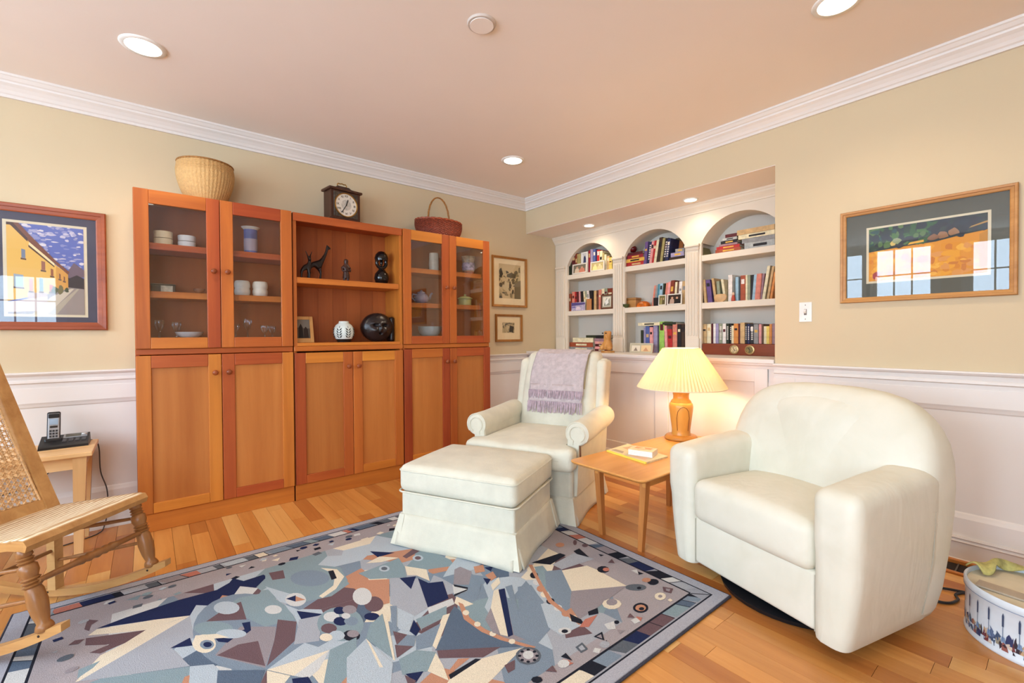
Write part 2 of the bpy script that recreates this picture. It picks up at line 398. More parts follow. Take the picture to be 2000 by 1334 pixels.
# ------------------------------------------------------------------ cherry wall cabinets (three base units, two glazed units, one open unit)
YF, YD, YB = -.262, -.282, -.004      # carcass front, door front, back
def knob(parent, x, z, y=YD):
    m = Matrix.Translation((x, y, z)) @ Matrix.Rotation(R(90), 4, 'X')
    return obj('knob', lathe(B(), [(.006, -.002), (.0055, .009), (.011, .013), (.0155, .019), (.0145, .026), (.008, .030), (.001, .031)], n=18, M4=m), CH_K, parent, world=True, smooth=True)
def door(parent, x0, x1, z0, z1, kx, kz, glazed, fw=.064):
    if glazed:
        d = obj('door', bx(x0+fw-.006, x1-fw+.006, YF-.012, YF-.008, z0+fw-.006, z1-.075+.006), GLASS, parent, world=True)
    else:
        b = bx(x0+fw-.004, x1-fw+.004, YF-.008, YF, z0+fw-.014, z1-fw+.004); d = obj('door', b, CH_P, parent, world=True)
    tp = .075 if glazed else .068; bt = .06 if glazed else .055
    for a0, a1 in ((x0, x0+fw), (x1-fw, x1)): obj('stile', bx(a0, a1, YD, YF-.001, z0, z1, .0025, 2), CH_V, d, world=True)
    obj('rail', bx(x0+fw+.0003, x1-fw-.0003, YD, YF-.001, z1-tp, z1, .0025, 2), CH_H, d, world=True)
    obj('rail', bx(x0+fw+.0003, x1-fw-.0003, YD, YF-.001, z0, z0+bt, .0025, 2), CH_H, d, world=True)
    knob(d, kx, kz); return d
units = [(-2.985, -2.206, 'left'), (-2.200, -1.452, 'middle'), (-1.446, -.652, 'right')]
for x0, x1, nm in units:
    xm = (x0+x1)/2
    t = thing('base_cabinet', {'left': 'cherry base cabinet with two panelled doors, beside the phone table', 'middle': 'cherry base cabinet with two panelled doors, under the open display shelves', 'right': 'cherry base cabinet with two panelled doors, behind the armchair with the throw'}[nm], 'cabinet', (xm, -.14, 0), 0, 'cherry base cabinets along the wall')
    b = bx(x0, x0+.018, YF, YB, .1, .966); box(b, x1-.018, x1, YF, YB, .1, .966); box(b, x0+.018, x1-.018, YF+.004, YB, .1, .118); box(b, x0, x1, YB-.008, YB, .1, .966)
    obj('carcass', b, CH_V, t, world=True)
    obj('kick_board', bx(x0+.001, x1-.001, YF-.004, YF+.014, 0, .1, .002, 1), CH_H, t, world=True)
    obj('top_board', bx(x0, x1, YF-.006 if nm != 'middle' else YF-.016, YB, .966, .998, .003, 1), CH_H, t, world=True)
    for s in (0, 1):
        a0, a1 = (x0+.002, xm-.0015) if s == 0 else (xm+.0015, x1-.002)
        zt = .962 if nm != 'middle' else .955
        door(t, a0, a1, .104, zt, (xm-.034) if s == 0 else (xm+.034), .856, False)
for x0, x1, nm in (units[0], units[2]):
    xm = (x0+x1)/2
    t = thing('glazed_cabinet', {'left': 'cherry display cabinet with two glass doors, under the tall straw basket', 'right': 'cherry display cabinet with two glass doors, under the handled red basket'}[nm], 'cabinet', (xm, -.14, .998), 0, 'glazed cherry display cabinets')
    b = bx(x0, x0+.018, YF, YB, .998, 1.862); box(b, x1-.018, x1, YF, YB, .998, 1.862); box(b, x0+.018, x1-.018, YF, YB, .998, 1.052); box(b, x0+.018, x1-.018, YF, YB, 1.835, 1.862)
    obj('carcass', b, CH_V, t, world=True)
    obj('back_panel', bx(x0+.018, x1-.018, YB-.008, YB-.001, 1.03, 1.84), CH_B, t, world=True)
    obj('divider', bx(xm-.02, xm+.02, YF, YF+.02, 1.052, 1.835), CH_V, t, world=True)
    for z in (1.582, 1.316): obj('shelf', bx(x0+.02, x1-.02, YF+.022, YB-.01, z-.036, z, .002, 1), CH_H, t, world=True)
    for s in (0, 1):
        a0, a1 = (x0+.002, xm-.0015) if s == 0 else (xm+.0015, x1-.002)
        door(t, a0, a1, 1.0, 1.861, (xm-.034) if s == 0 else (xm+.034), 1.442, True)
x0, x1, nm = units[1]; xm = (x0+x1)/2
t = thing('open_display_unit', 'open cherry shelf unit with carvings, between the two glazed cabinets', 'shelf unit', (xm, -.14, .998))
for q in (x0, x1-.02): obj('side_panel', bx(q, q+.02, YF-.008, YB, .998, 1.858), CH_V, t, world=True)
obj('top_panel', bx(x0+.02, x1-.02, YF-.004, YB, 1.835, 1.856), CH_H, t, world=True)
obj('top_rail', bx(x0+.0, x1-.0, YD+.004, YF+.006, 1.806, 1.858, .002, 1), CH_H, t, world=True)
obj('bottom_board', bx(x0+.02, x1-.02, YF-.012, YB, .999, 1.02, .002, 1), CH_H, t, world=True)
obj('shelf', bx(x0+.021, x1-.021, YF-.004, YB-.01, 1.408, 1.446, .003, 2), CH_H, t, world=True)
for k in range(7):
    w = (x1-x0-.04)/7; obj('back_board', bx(x0+.02+k*w, x0+.02+(k+1)*w-.0006, YB-.01, YB-.001, 1.02, 1.835), CH_B, t, world=True)

# ------------------------------------------------------------------ built-in bookcase in the alcove
FX = .40
bays = [(-.175, -.752), (-.884, -1.469), (-1.605, -2.19)]
inner = [(-.135, -.79), (-.85, -1.505), (-1.57, -2.235)]
t = thing('built_in_bookcase', 'white built-in bookcase with three arched bays in the alcove', 'bookcase', (FX, -1.14, .905))
ZS, RISE, ZT = 1.762, .184, 2.07
def arch(y0, y1, n=20):
    h = abs(y1-y0)/2; c = (y0+y1)/2; Rr = (h*h+RISE*RISE)/(2*RISE); a = math.asin(min(1, h/Rr))
    return [(c + Rr*math.sin(a*(1-2*i/n)), ZS + RISE - Rr + Rr*math.cos(a*(1-2*i/n))) for i in range(n+1)]
b = B()
edges_ = [0.0-.003] + [v for y0, y1 in bays for v in (y0, y1)] + [-2.284]
for i in range(0, len(edges_), 2): box(b, FX, FX+.024, edges_[i], edges_[i+1], .905, ZT)
for y0, y1 in bays:
    P = arch(y0, y1); rs = []
    for y, z in P: rs.append([b.verts.new(q) for q in ((FX, y, ZT), (FX, y, z), (FX+.024, y, z), (FX+.024, y, ZT))])
    skin(b, rs, True, True, True)
obj('arched_front', b, BOOKW, t, world=True)
for y0, y1 in bays:
    P = arch(y0, y1); b = B(); skin(b, [[b.verts.new((x, y, z+.0005)) for x in (FX+.02, FX+.215)] for y, z in P], False)
    o = obj('arch_vault', b, BOOKW, t, world=True, smooth=True)
for p, q in [(a[1], c[0]) for a, c in zip(inner, inner[1:])] + [(-.135, -.001), (-2.284, -2.235)]: obj('partition', bx(FX+.024, .62, p, q, .905, ZT), BOOKW, t, world=True)
for a0, a1 in inner: obj('back_panel', bx(.605, .62, a0, a1, .905, ZT), M('bookcase_back_paint', (212, 202, 188), .6, .01, 2), t, world=True)
for a0, a1 in inner:
    for z in (1.668, 1.302): obj('shelf', bx(FX+.006, .605, a0, a1, z-.046, z, .003, 2), BOOKW, t, world=True)
for c, w in ((-.088, .105), (-.818, .098), (-1.537, .098), (-2.236, .08)):
    b = bx(FX-.012, FX, c-w/2, c+w/2, 1.03, 1.715)
    for k in range(4): y = c-w/2+w*(k+.5)/4; box(b, FX-.019, FX-.012, y-w*.075, y+w*.075, 1.05, 1.70, .003, 1)
    obj('pilaster', b, BOOKW, t, world=True)
    obj('plinth_block', bx(FX-.022, FX, c-w/2-.008, c+w/2+.008, .905, 1.03, .004, 1), BOOKW, t, world=True)
    b = bx(FX-.018, FX, c-w/2-.004, c+w/2+.004, 1.715, 1.74, .003, 1); box(b, FX-.03, FX, c-w/2-.012, c+w/2+.012, 1.74, 1.762, .006, 2)
    obj('capital', b, BOOKW, t, world=True)
cr = [(0, 1.995), (.008, 1.995), (.01, 2.005), (.02, 2.02), (.036, 2.038), (.04, 2.05), (.046, 2.055), (.048, 2.07)]
obj('cornice', sweep(B(), cr, lambda o: [(FX-o, -.002), (FX-o, -2.284)]), BOOKW, t, world=True)
obj('counter_top', bx(-.012, .62, -2.283, -.003, .878, .905, .006, 3), TRIM, t, world=True)
obj('counter_moulding', sweep(B(), [(0, .845), (.008, .845), (.012, .86), (.022, .868), (.024, .878)], lambda o: [(.022-o, -.003), (.022-o, -2.283)]), TRIM, t, world=True)
obj('base_front', bx(.022, .06, -2.283, -.003, 0, .878), TRIM, t, world=True)
for y0, y1 in ((-.003, -.12), (-.72, -.82), (-1.45, -1.56), (-2.16, -2.24)): obj('base_stile', bx(.010, .022, y0, y1, .10, .845, .003, 1), TRIM, t, world=True)
obj('base_rail', bx(.011, .022, -2.24, -.003, .76, .845, .003, 1), TRIM, t, world=True)
obj('base_rail', bx(.011, .022, -2.24, -.003, .10, .2, .003, 1), TRIM, t, world=True)
obj('base_skirting', sweep(B(), [(0, .13), (.008, .13), (.014, .115), (.014, .016), (.022, .012), (.022, 0)], lambda o: [(.012-o, -.003), (.012-o, -2.283)]), TRIM, t, world=True)
# ------------------------------------------------------------------ books in the alcove
BC = {'black': ((28, 22, 24), 'black'), 'blue': ((80, 95, 150), 'blue'), 'brown': ((95, 62, 42), 'brown'), 'cream': ((222, 208, 170), 'cream'), 'crimson': ((140, 25, 40), 'crimson'), 'dkbrown': ((60, 40, 25), 'dark brown'), 'dkgreen': ((42, 48, 30), 'dark green'), 'gold': ((215, 165, 70), 'gold patterned'), 'green': ((150, 190, 85), 'bright green'), 'grey': ((140, 138, 135), 'grey'), 'greygreen': ((140, 145, 120), 'grey green'), 'khaki': ((165, 150, 95), 'khaki'), 'lavender': ((150, 140, 170), 'lavender'), 'ltblue': ((150, 180, 195), 'light blue'), 'maroon': ((82, 20, 26), 'maroon'), 'mauve': ((150, 115, 120), 'mauve'), 'navy': ((38, 42, 78), 'navy blue'), 'orange': ((205, 130, 60), 'orange'), 'pink': ((220, 150, 145), 'pink'), 'purple': ((100, 75, 125), 'purple'), 'red': ((175, 40, 40), 'red'), 'redbrown': ((120, 50, 30), 'reddish brown'), 'rust': ((160, 75, 45), 'rust brown'), 'salmon': ((205, 125, 105), 'salmon pink'), 'silver': ((170, 170, 165), 'silver grey'), 'tan': ((196, 160, 110), 'tan'), 'teal': ((70, 125, 140), 'teal'), 'white': ((225, 215, 205), 'white'), 'yellow': ((225, 195, 95), 'yellow')}
# bay, shelf, y left, y right, height, lean of the top, colour
BOOKS = [(1, 3, -0.1530, -0.2024, 0.163, 0.000, 'dkgreen'), (1, 3, -0.2034, -0.2519, 0.208, 0.000, 'maroon'), (1, 3, -0.2529, -0.2799, 0.212, 0.000, 'redbrown'), (1, 3, -0.2809, -0.3281, 0.202, 0.000, 'khaki'), (1, 3, -0.4233, -0.4486, 0.218, 0.000, 'crimson'), (1, 3, -0.4562, -0.4812, 0.223, 0.000, 'lavender'), (1, 3, -0.4822, -0.5134, 0.223, 0.000, 'blue'), (1, 3, -0.5144, -0.5326, 0.214, 0.000, 'navy'), (1, 3, -0.5336, -0.5642, 0.206, 0.000, 'red'), (1, 3, -0.5652, -0.6017, 0.191, 0.000, 'cream'), (1, 3, -0.6027, -0.6264, 0.167, 0.000, 'khaki'), (1, 3, -0.6274, -0.6509, 0.149, 0.000, 'cream'), (1, 3, -0.6519, -0.6812, 0.131, 0.000, 'tan'), (1, 3, -0.6822, -0.7172, 0.112, 0.000, 'yellow'), (1, 2, -0.1530, -0.1809, 0.180, 0.000, 'rust'), (1, 2, -0.2034, -0.2378, 0.197, 0.000, 'salmon'), (1, 2, -0.2388, -0.2729, 0.194, 0.000, 'red'), (1, 2, -0.2739, -0.3006, 0.191, 0.000, 'maroon'), (1, 2, -0.3016, -0.3281, 0.194, 0.000, 'pink'), (1, 2, -0.3291, -0.3621, 0.192, 0.000, 'black'), (1, 2, -0.3699, -0.3957, 0.189, 0.000, 'cream'), (1, 2, -0.3967, -0.4223, 0.192, 0.000, 'greygreen'), (1, 2, -0.4233, -0.4486, 0.190, -0.013, 'white'), (1, 2, -0.4562, -0.4942, 0.191, 0.026, 'black'), (1, 2, -0.4952, -0.5262, 0.184, 0.000, 'tan'), (1, 2, -0.5272, -0.5516, 0.186, 0.000, 'brown'), (1, 2, -0.5526, -0.5830, 0.189, 0.000, 'salmon'), (1, 2, -0.5840, -0.6203, 0.196, 0.000, 'cream'), (1, 2, -0.6213, -0.6570, 0.197, 0.000, 'greygreen'), (1, 2, -0.6580, -0.7172, 0.193, 0.000, 'redbrown'), (2, 3, -1.0582, -1.0884, 0.193, -0.021, 'purple'), (2, 3, -1.0894, -1.1192, 0.188, -0.026, 'navy'), (2, 3, -1.1151, -1.1395, 0.188, -0.015, 'pink'), (2, 3, -1.1405, -1.1646, 0.189, -0.015, 'red'), (2, 3, -1.1606, -1.1845, 0.190, -0.010, 'cream'), (2, 3, -1.1855, -1.2142, 0.207, -0.010, 'dkbrown'), (2, 3, -1.2152, -1.2386, 0.198, -0.005, 'khaki'), (2, 3, -1.2396, -1.2675, 0.193, -0.005, 'black'), (2, 3, -1.2685, -1.2961, 0.184, 0.000, 'navy'), (2, 2, -1.1354, -1.1546, 0.176, -0.025, 'salmon'), (2, 2, -1.1606, -1.1796, 0.178, -0.015, 'grey'), (2, 2, -1.1806, -1.2043, 0.185, -0.015, 'teal'), (2, 2, -1.2053, -1.2337, 0.187, -0.015, 'ltblue'), (2, 2, -1.2347, -1.2483, 0.185, -0.015, 'dkgreen'), (2, 2, -1.2541, -1.2771, 0.187, -0.024, 'salmon'), (2, 2, -1.2781, -1.3009, 0.193, -0.019, 'pink'), (2, 2, -1.3066, -1.3384, 0.202, -0.019, 'redbrown'), (2, 2, -1.3441, -1.3662, 0.187, -0.014, 'cream'), (2, 2, -1.3672, -1.3846, 0.185, -0.009, 'brown'), (2, 2, -1.3856, -1.4119, 0.187, -0.009, 'white'), (2, 2, -1.4129, -1.4433, 0.188, 0.000, 'tan'), (2, 1, -1.0267, -1.0520, 0.194, 0.000, 'dkgreen'), (2, 1, -1.0530, -1.0729, 0.216, 0.000, 'lavender'), (2, 1, -1.0739, -1.1141, 0.228, 0.000, 'blue'), (2, 1, -1.1202, -1.1496, 0.219, 0.000, 'pink'), (2, 1, -1.1506, -1.1895, 0.231, 0.000, 'lavender'), (2, 1, -1.2102, -1.2579, 0.264, 0.000, 'green'), (2, 1, -1.2685, -1.2914, 0.229, 0.005, 'pink'), (2, 1, -1.2924, -1.3338, 0.199, 0.009, 'red'), (2, 1, -1.3348, -1.3754, 0.240, 0.000, 'salmon'), (2, 1, -1.3810, -1.4119, 0.235, 0.000, 'black'), (2, 1, -1.4129, -1.4433, 0.234, 0.000, 'dkbrown'), (3, 2, -1.5910, -1.6109, 0.183, 0.004, 'dkbrown'), (3, 2, -1.6119, -1.6315, 0.181, 0.012, 'tan'), (3, 2, -1.6366, -1.6722, 0.178, 0.020, 'purple'), (3, 2, -1.6892, -1.7082, 0.185, 0.024, 'tan'), (3, 2, -1.7171, -1.7397, 0.159, 0.012, 'greygreen'), (3, 2, -1.7601, -1.7784, 0.170, 0.023, 'cream'), (3, 2, -1.7947, -1.8240, 0.196, 0.000, 'white'), (3, 2, -1.8475, -1.8687, 0.176, 0.000, 'ltblue'), (3, 2, -1.8807, -1.9160, 0.183, 0.000, 'rust'), (3, 2, -1.9170, -1.9304, 0.184, 0.000, 'cream'), (3, 2, -1.9314, -1.9517, 0.182, 0.000, 'greygreen'), (3, 2, -1.9527, -1.9694, 0.180, -0.007, 'black'), (3, 2, -1.9633, -1.9833, 0.179, -0.014, 'ltblue'), (3, 2, -1.9843, -2.0179, 0.183, -0.014, 'salmon'), (3, 2, -2.0121, -2.0282, 0.181, -0.020, 'mauve'), (3, 2, -2.0292, -2.0486, 0.232, -0.037, 'cream'), (3, 2, -2.0597, -2.0754, 0.225, -0.036, 'tan'), (3, 2, -2.0831, -2.0986, 0.184, -0.026, 'orange'), (3, 1, -1.5869, -1.6274, 0.149, 0.000, 'tan'), (3, 1, -1.6325, -1.6641, 0.148, 0.000, 'cream'), (3, 1, -1.6651, -1.6762, 0.152, 0.000, 'maroon'), (3, 1, -1.6772, -1.6962, 0.151, 0.000, 'white'), (3, 1, -1.6972, -1.7200, 0.151, 0.000, 'lavender'), (3, 1, -1.7210, -1.7475, 0.150, 0.000, 'greygreen'), (3, 1, -1.7524, -1.7784, 0.149, 0.000, 'white'), (3, 1, -1.7794, -1.8013, 0.149, 0.000, 'dkgreen'), (3, 1, -1.8023, -1.8165, 0.144, 0.000, 'black'), (3, 1, -1.8175, -1.8353, 0.133, 0.000, 'cream'), (3, 1, -1.8363, -1.8687, 0.147, 0.000, 'orange'), (3, 1, -1.8697, -1.8834, 0.147, 0.000, 'maroon'), (3, 1, -1.8844, -1.9160, 0.153, 0.000, 'tan'), (3, 1, -1.9170, -1.9304, 0.145, 0.000, 'black'), (3, 1, -1.9314, -1.9482, 0.145, 0.000, 'navy'), (3, 1, -1.9492, -1.9764, 0.144, 0.000, 'black'), (3, 1, -1.9774, -2.0076, 0.140, 0.000, 'grey'), (3, 1, -2.0086, -2.0282, 0.139, 0.000, 'pink'), (3, 1, -2.0292, -2.0418, 0.139, 0.000, 'brown'), (3, 1, -2.0428, -2.0620, 0.124, 0.000, 'cream'), (3, 1, -2.0630, -2.0821, 0.124, 0.000, 'yellow'), (3, 1, -2.0831, -2.0986, 0.138, 0.000, 'orange'), (3, 1, -2.0996, -2.1183, 0.141, 0.000, 'mauve')]
# lying books: bay, shelf, y left, y right, z low, z high, colour
FLAT = [(2, 3, -0.876, -1.080, 1.674, 1.710, 'red'), (2, 3, -0.864, -1.070, 1.712, 1.743, 'gold'), (2, 3, -0.887, -1.054, 1.743, 1.775, 'crimson'), (2, 3, -0.887, -1.049, 1.775, 1.798, 'maroon'), (2, 3, -1.308, -1.445, 1.679, 1.704, 'dkbrown'), (2, 3, -1.327, -1.445, 1.702, 1.736, 'lavender'), (2, 3, -1.364, -1.445, 1.733, 1.762, 'grey'), (1, 1, -0.148, -0.490, 0.924, 0.960, 'grey'), (1, 1, -0.162, -0.477, 0.960, 1.006, 'rust'), (1, 1, -0.219, -0.490, 1.006, 1.052, 'cream'), (1, 1, -0.392, -0.542, 1.051, 1.076, 'dkgreen'), (1, 1, -0.510, -0.666, 0.919, 0.939, 'maroon'), (1, 1, -0.510, -0.660, 0.939, 0.963, 'pink'), (1, 1, -0.510, -0.660, 0.963, 0.988, 'maroon'), (1, 1, -0.510, -0.660, 0.988, 1.012, 'pink'), (1, 1, -0.503, -0.660, 1.012, 1.041, 'mauve'), (1, 1, -0.522, -0.672, 1.041, 1.070, 'black'), (3, 3, -1.702, -1.889, 1.667, 1.694, 'rust'), (3, 3, -1.706, -1.878, 1.694, 1.717, 'red'), (3, 3, -1.726, -1.863, 1.713, 1.728, 'mauve'), (3, 3, -1.738, -1.859, 1.727, 1.750, 'black'), (3, 3, -1.753, -1.859, 1.749, 1.768, 'silver'), (3, 3, -1.773, -1.863, 1.766, 1.792, 'maroon'), (3, 3, -1.914, -2.117, 1.675, 1.721, 'silver'), (3, 3, -1.896, -2.117, 1.716, 1.748, 'grey'), (3, 3, -1.871, -2.117, 1.740, 1.772, 'cream'), (3, 3, -1.863, -2.117, 1.769, 1.805, 'tan'), (2, 1, -1.241, -1.364, 1.142, 1.163, 'dkgreen'), (2, 1, -1.007, -1.221, 1.138, 1.164, 'cream')]

BAY = {1: 'left', 2: 'middle', 3: 'right'}; SHN = {3: 'top', 2: 'middle', 1: 'bottom'}; ZSH = {3: 1.6685, 2: 1.3025, 1: .9055}
ORD = ['leftmost', 'second', 'third', 'fourth', 'fifth', 'sixth', 'seventh', 'eighth', 'ninth', 'tenth', 'eleventh', 'twelfth', 'thirteenth', 'fourteenth', 'fifteenth', 'sixteenth', 'seventeenth', 'eighteenth', 'nineteenth', 'twentieth', 'twenty-first', 'twenty-second', 'twenty-third']
PAGE = M('book_pages', (222, 210, 182), .8, .04, 40)
def cover(c): return M('book_'+c, BC[c][0], .5, .1, 30)
rngb = random.Random(11)
def shear(b, y0, lean, z0, h):
    for v in b.verts: v.co.y += lean*(v.co.z-z0)/h
    return b
# neighbours lean together, never through each other
BOOKS = [list(q) for q in BOOKS]
for _ in range(6):
    for p, q in zip(BOOKS, BOOKS[1:]):
        if p[:2] == q[:2]:
            v = (q[2]+q[5])-(p[3]+p[5])
            if v > 0:
                if q[5] > 0: p[5] += v
                else: q[5] -= v
seq = {}
for bay, sh, y0, y1, h, lean, c in BOOKS: seq.setdefault((bay, sh), []).append(c)
pos = {}
for bay, sh, y0, y1, h, lean, c in BOOKS:
    k = pos.get((bay, sh), 0); pos[(bay, sh)] = k+1; row = seq[(bay, sh)]
    z = ZSH[sh] + (.0845 if (bay, sh) == (3, 1) else 0)
    w = abs(y1-y0); d = rngb.uniform(.12, .15); x0 = .431 + rngb.uniform(0, .012)
    lab = '%s upright book, %s from left, %s shelf of %s arch' % (BC[c][1], ORD[k] if k else 'leftmost', SHN[sh], BAY[bay])
    if k == 0: lab = '%s upright book, leftmost on %s shelf of %s arch' % (BC[c][1], SHN[sh], BAY[bay])
    b = B(); e = min(.0022, w*.16)
    box(b, x0, x0+.003, y1, y0, z, z+h, .001, 1); box(b, x0+.002, x0+d, y1, y1+e, z, z+h); box(b, x0+.002, x0+d, y0-e, y0, z, z+h)
    o = obj('book', shear(b, y0, lean, z, h), cover(c), origin=(x0, (y0+y1)/2, z)); tag(o, lab, 'book', 'books standing on the %s shelf of the %s arch' % (SHN[sh], BAY[bay]))
    b = bx(x0+.003, x0+d-.004, y1+e, y0-e, z+.003, z+h-.005)
    p = obj('pages', shear(b, y0, lean, z, h), PAGE, o, world=True)
    if w > .024 and rngb.random() < .8:            # a lettered band on the spine
        b = B(); lc = rngb.choice(('cream', 'tan', 'black', 'gold', 'white', 'maroon')); 
        if lc == c: lc = 'grey'
        f0 = rngb.uniform(.55, .75); f1 = f0 + rngb.uniform(.08, .2)
        box(b, x0-.0006, x0, y1+w*.18, y0-w*.18, z+h*f0, z+h*f1)
        obj('spine_label', shear(b, y0, lean, z, h), cover(lc), o, world=True)
    if (bay, sh) in ((3, 1), (2, 3)) and c in ('black', 'navy', 'dkgreen', 'greygreen') :
        b = B(); 
        for q in range(7): box(b, x0-.0007, x0, y1+w*.22, y0-w*.3, z+h*(.2+.1*q), z+h*(.255+.1*q))
        obj('spine_lettering', shear(b, y0, lean, z, h), cover('white'), o, world=True)
fseq = {}
STK = {}
for bay, sh, y0, y1, za, zb, c in FLAT:
    key = (bay, sh, 'left' if (bay, sh, y0 > (-1.2 if bay == 2 else -.5 if bay == 1 else -1.85)) [2] else 'right'); STK.setdefault(key, []).append((y0, y1, za, zb, c))
for (bay, sh, side), lst in STK.items():
    lst.sort(key=lambda q: q[2]); base = lst[0][2]
    zc = ZSH[sh] if (bay, sh) != (2, 1) else base
    n = len(lst)
    for k, (y0, y1, za, zb, c) in enumerate(lst):
        hgt = zb-za-.0006
        where = 'lowest' if k == 0 else 'topmost' if k == n-1 else ORD[k]+' from bottom'
        lab = '%s flat book, %s of %s stack, %s shelf, %s arch' % (BC[c][1], where, side, SHN[sh], BAY[bay])
        if (bay, sh) == (2, 1): lab = '%s book lying flat on upright books on bottom shelf of middle arch' % BC[c][1]
        x0 = .425 + rngb.uniform(0, .012); d = .13
        b = B(); box(b, x0, x0+.003, y1, y0, zc, zc+hgt); box(b, x0+.002, x0+d, y1, y0, zc, zc+.003); box(b, x0+.002, x0+d, y1, y0, zc+hgt-.003, zc+hgt)
        o = obj('flat_book', b, cover(c), origin=(x0, (y0+y1)/2, zc)); tag(o, lab, 'book', 'books lying flat on the alcove shelves')
        obj('pages', bx(x0+.003, x0+d-.004, y1+.003, y0-.003, zc+.003, zc+hgt-.003), PAGE, o, world=True)
        if rngb.random() < .7:
            lc = rngb.choice(('cream', 'tan', 'gold')); lc = 'black' if c in ('cream', 'tan', 'gold', 'silver', 'white') else lc; L = y0-y1
            obj('spine_label', bx(x0-.0006, x0, y1+L*.25, y0-L*.3, zc+hgt*.3, zc+hgt*.7), cover(lc), o, world=True)
        zc += hgt + .0006
# ------------------------------------------------------------------ other things on the alcove shelves
def photo_frame(label, x, y0, y1, z0, z1, frame_m, pics, tilt=.006, fw=.012, group=None):
    """standing frame facing -x: y0 left, y1 right (y0 > y1)"""
    t = thing('photo_frame', label, 'photo frame', (x, (y0+y1)/2, z0), 0, group)
    h = z1-z0; w = y0-y1
    def put(b, a0, a1, c0, c1, d0, d1):
        n0 = len(b.verts); box(b, d0, d1, -a1, -a0, c0, c1, .0015, 1); b.verts.ensure_lookup_table()
        return b
    b = B()
    for a in ((-w/2, -w/2+fw, 0, h), (w/2-fw, w/2, 0, h), (-w/2+fw, w/2-fw, 0, fw), (-w/2+fw, w/2-fw, h-fw, h)): put(b, *a, 0, .012)
    for v in b.verts: v.co.x += tilt*v.co.z/h
    obj('frame', b, frame_m, t)
    polys('picture', pics, lambda u, v, k: (.004-k*6+tilt*(fw+(h-2*fw)*v)/h, w/2-fw-(w-2*fw)*u, fw+(h-2*fw)*v), INK, t)
    b = B(); bar(b, (.0135+tilt*.6, 0, h*.6), (.021, 0, .002), .02, .002, (1, 0, 0)); obj('easel_leg', b, DARK, t)
    return t
FW = M('white_frame', (224, 216, 202), .4); FD = wood('dark_frame_wood', (70, 34, 18), (110, 58, 30), 'z', .4, 40)
def people(bg, a, b_, skin_=(196, 150, 120)):
    return [(bg, [(0, 0), (1, 0), (1, 1), (0, 1)]), (a, [(.1, 0), (.5, 0), (.45, .5), (.3, .62), (.15, .5)]), (b_, [(.45, 0), (.95, 0), (.88, .5), (.7, .6), (.52, .45)]), (skin_, [(.24, .55), (.38, .55), (.4, .72), (.31, .8), (.22, .72)]), (skin_, [(.62, .52), (.76, .52), (.78, .7), (.69, .78), (.6, .7)])]
photo_frame('white photo frame of pink figures, front left on top shelf of left arch', .405, -.236, -.425, 1.6685, 1.768, FW, people((120, 110, 90), (214, 190, 160), (206, 130, 105)))
photo_frame('bright cream photo frame, front right on top shelf of left arch', .405, -.473, -.645, 1.6685, 1.762, FW, people((196, 176, 120), (244, 226, 150), (226, 206, 150), (236, 214, 170)))
photo_frame('tall white frame with a navy figure among books, top shelf of left arch', .432, -.332, -.418, 1.6685, 1.878, M('white_mat', (226, 222, 214), .5), [((200, 198, 196), [(0, 0), (1, 0), (1, 1), (0, 1)]), ((40, 44, 78), [(.2, .35), (.85, .3), (.8, .75), (.6, .9), (.35, .8)]), ((70, 78, 110), [(.45, .5), (.7, .5), (.6, .8)])], .0, .014)
photo_frame('dark wood frame with a white print, right end of middle shelf, left arch', .405, -.602, -.74, 1.3025, 1.438, FD, [((150, 140, 118), [(0, 0), (1, 0), (1, 1), (0, 1)]), ((222, 216, 196), [(.1, .1), (.9, .1), (.9, .9), (.1, .9)]), ((140, 140, 124), [(.2, .15), (.85, .15), (.8, .8), (.6, .5), (.5, .85), (.3, .5)]), ((232, 230, 220), [(.4, .2), (.7, .4), (.6, .8), (.3, .5)])])
photo_frame('small cream frame with an olive portrait, middle shelf of middle arch', .405, -1.221, -1.292, 1.3025, 1.39, FW, people((112, 106, 60), (150, 140, 84), (90, 80, 44)), .006, .008)
photo_frame('small cream frame with a dark group photograph, middle shelf of middle arch', .405, -1.303, -1.435, 1.3025, 1.392, FW, people((52, 36, 26), (180, 150, 130), (24, 20, 18)), .006, .009)
t = photo_frame('clear acrylic frame with two pale pictures, counter front of the middle arch', .31, -1.0, -1.225, .9055, .988, M('acrylic_edge', (206, 196, 172), .2), [((190, 178, 150), [(0, 0), (1, 0), (1, 1), (0, 1)]), ((228, 214, 190), [(.05, .1), (.45, .1), (.45, .8), (.05, .8)]), ((232, 200, 150), [(.5, .1), (.95, .1), (.95, .85), (.5, .85)]), ((206, 150, 110), [(.6, .15), (.85, .15), (.72, .6)]), ((150, 130, 110), [(.15, .15), (.35, .15), (.25, .6)])], .012, .006)
